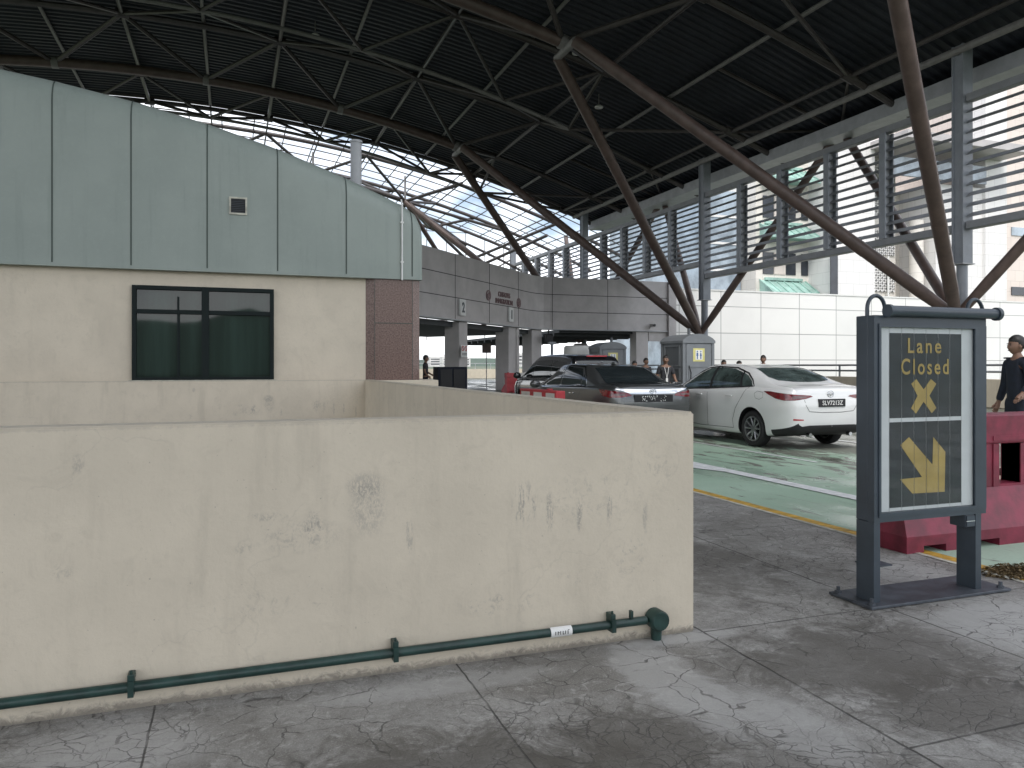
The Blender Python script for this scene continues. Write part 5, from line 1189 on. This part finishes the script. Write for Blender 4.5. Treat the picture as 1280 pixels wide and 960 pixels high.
def person(label,loc,facing,top,legs,height=1.70,arms=((.03,.0,.0),(.03,.0,.0)),hairlen=0,group=None,head=0,lanyard=False,epaulette=False,walk=0.0):
    """faces -y locally; facing = world heading of the face, degrees clockwise from +Y"""
    t=thing('person',label,'person',loc,group,R(180-facing)); k=height/1.72
    V=lambda x,y,z:(x*k,y*k,z*k)
    J={}
    sp=walk
    vs=[V(0,0,.93),V(0,0,1.10),V(0,.0,1.28),V(0,.005,1.42),V(0,-.005,1.50),V(0,-.015,1.56)]
    ed=[(0,1),(1,2),(2,3),(3,4),(4,5)]; rd=[(.13,.10),(.12,.09),(.145,.10),(.10,.075),(.052,.052),(.05,.05)]
    ends=[]
    for si,s_ in enumerate((-1,1)):
        b=len(vs); out,fwd,lift=arms[si]
        vs+=[V(s_*.165,.0,1.405),V(s_*(.205+out),.02-fwd*.15,1.13+lift*.2),V(s_*(.22+out*1.6),-.03-fwd*1.0,.90+lift)]
        ed+=[(3,b),(b,b+1),(b+1,b+2)]; rd+=[.06,.045,.032]; ends.append((Vector(vs[b+1]),Vector(vs[b+2])))
    for s_ in (-1,1):
        b=len(vs); o_=sp*s_
        vs+=[V(s_*.09,0,.86),V(s_*.10,-.02-o_*.5,.48),V(s_*.105,.02-o_,.085),V(s_*.115,-.13-o_,.04)]
        ed+=[(0,b),(b,b+1),(b+1,b+2),(b+2,b+3)]; rd+=[.085,.055,.04,.038]
    # head, face and hands belong to the one body
    ex=MB(); hc=Vector(V(0,-.02,1.625)); cy,sy=math.cos(R(head)),math.sin(R(head))
    def hf(p,q):
        x,y,z=q
        if z<0: x*=1-.30*(-z/.115)**1.5; y=y*(1-.15*(-z/.115))-(.012 if y<0 else 0)
        if p.y<-.6 and abs(p.x)<.26 and -.35<p.z<.12: y-=.018*(1-abs(p.x)/.26)*(1-abs(p.z+.12)/.26)
        return Vector((x,y,z))
    ex.ell((0,0,0),(.074,.094,.115),20,16,0,hf)
    for s_ in (-1,1):
        ex.ell((s_*.076,.008,-.008),(.012,.022,.032),8,6)
    rot_=lambda m_: [( (x*cy-y*sy)*k+hc.x,(x*sy+y*cy)*k+hc.y,z*k+hc.z) for x,y,z in m_.v]
    ex.v=rot_(ex)
    for (el_,wr2),s_ in zip(ends,(-1,1)):
        d=(wr2-el_).normalized(); side=Vector((0,-1,0)) if abs(d.y)<.7 else Vector((s_,0,0)); nrm=d.cross(side).normalized(); side=nrm.cross(d).normalized()*(1)
        ex.tube([wr2-d*.02,wr2+d*.03,wr2+d*.085],[.026,.037,.036],8)
        for q_,ln_ in ((-.03,.062),(-.010,.075),(.010,.07),(.029,.055)):
            p0=wr2+d*.075+side*q_; p1=p0+d*ln_*.55+nrm*.006*s_; p2=p1+(d*.75-nrm*.5*s_).normalized()*ln_*.5; ex.tube([p0,p1,p2],[.0095,.009,.007],6)
        p0=wr2+d*.03+side*.03; p1=p0+(d+side*.9).normalized()*.035; ex.tube([p0,p1,p1+(d*1.0+side*.2).normalized()*.032],[.012,.010,.008],6)
    body=skin_mesh('body',vs,ed,rd,'skin',t,2,0,ex)
    # hair, eyes, mouth
    g=MB(); 
    def hh(p,q):
        cut=-.55 if p.y>.25 else (-.25 if p.y>-.25 else .28)
        if p.z<cut-hairlen*(p.y>-.1): q=q*.80
        elif p.y<-.5 and p.z<.5: q=q*.95
        return q
    g.ell((0,.008,.014),(.088,.110,.124),20,16,0,hh); g.v=rot_(g); g.build('hair','hair',body,smooth=60,world=False)
    g=MB()
    for s_ in (-1,1): g.ell((s_*.03,-.086,.008),(.013,.008,.006),8,6); g.ell((s_*.03,-.089,.028),(.02,.006,.004),8,4)
    g.ell((0,-.093,-.062),(.022,.006,.005),8,4); g.v=rot_(g); g.build('eyes_and_mouth','hair',body,smooth=60,world=False)
    # clothing
    sv=[V(0,0,.84),V(0,0,1.10),V(0,.0,1.28),V(0,.005,1.43)]; se=[(0,1),(1,2),(2,3)]; sr=[(.158,.126),(.146,.115),(.165,.118),(.11,.085)]
    for i,s_ in enumerate((-1,1)):
        b=len(sv); a0,a1=ends[i]; lng=epaulette or top in('navy','greycloth')
        sh=Vector(V(s_*.165,0,1.405)); sv+=[tuple(sh),tuple(sh+(a0-sh)*(.97 if lng else .75))]; se+=[(3,b),(b,b+1)]; sr+=[.075,.06]
        if lng: sv.append(tuple(a0+(a1-a0)*.92)); se.append((b+1,b+2)); sr.append(.046)
    shirt=skin_mesh('shirt',sv,se,sr,top,body,2,0)
    if epaulette:
        g=MB()
        for s_ in (-1,1): g.box((s_*.10*k,-.035*k,1.462*k),(s_*.205*k,.035*k,1.482*k),bev=.006)
        g.build('epaulette',top,shirt,world=False)
    if lanyard:
        g=MB(); g.tube([V(-.06,-.10,1.43),V(-.02,-.135,1.22),V(0,-.135,1.12)],.007,6); g.tube([V(.06,-.10,1.43),V(.02,-.135,1.22),V(0,-.135,1.12)],.007,6); g.box(V(-.03,-.142,1.02),V(.03,-.134,1.12)); g.build('lanyard','paper',shirt,world=False)
    tv=[V(0,0,1.04),V(0,0,.87)]; te=[(0,1)]; tr=[(.148,.115),(.14,.115)]
    for i,s_ in enumerate((-1,1)):
        b=len(tv); o_=sp*s_
        tv+=[V(s_*.09,0,.83),V(s_*.10,-.02-o_*.5,.48),V(s_*.105,.015-o_,.10)]; te+=[(1,b),(b,b+1),(b+1,b+2)]; tr+=[.10,.075,.065]
    skin_mesh('trousers',tv,te,tr,legs,body,2,0)
    for s_ in (-1,1):
        g=MB(); o_=sp*s_; g.ell(V(s_*.11,-.06-o_,.05),(.05*k,.135*k,.052*k),12,8); g.box(V(s_*.11-.045,-.17-o_,0),V(s_*.11+.045,.06-o_,.025),bev=.008); g.build('shoe','shoe',body,smooth=40,world=False)
    return t
gd=person('guard in dark navy uniform with epaulettes standing beyond the maroon barrier',(9.62,7.16,.06),285,'navy','navy',1.80,((.035,.02,.0),(.02,.12,.12)),0,None,-8,False,True)
t=thing('traffic_island','low concrete island under the guard','kerb',(9.7,7.2,0)); g=MB(); g.box((9.2,6.4,-.008),(10.3,8.4,.06),bev=.02); g.build('kerb','parapet',t)
person('man in dark shirt with a lanyard beside the nearer grey toilet',(11.55,19.0,0),195,'darkcloth','navy',1.76,((.04,.06,.0),(.05,.1,.04)),0,None,-25,True)
person('woman in a faded red top behind the man with a lanyard',(12.0,21.6,0),190,'redcloth','darkcloth',1.62,((.03,.0,.0),(.03,.0,.0)),.45,None,10)
person('dark haired person under the gantry right of the farther toilet',(13.9,24.2,0),170,'darkcloth','navy',1.74,((.03,.0,.0),(.03,.0,.0)),0,None,0)
ph=((15.35,21.6,1.66,'greycloth',.3,200,'leftmost of three heads showing over the white car roof'),(15.95,21.6,1.63,'greycloth',.45,160,'middle and lowest of three heads over the white car roof'),(16.0,20.4,1.80,'darkcloth',0,230,'tallest of three heads over the white car roof'))
for x,y,h,c_,hl,fc,lab in ph: person(lab,(x,y,0),fc,c_,'navy',h,((.03,.0,.0),(.03,.0,.0)),hl,'people waiting beyond the white car',0)
person('person in black standing at the dark cabinet by the granite column',(7.15,29.6,0),110,'darkcloth','navy',1.88,((.04,.1,.1),(.04,.15,.15)),0,None,0)
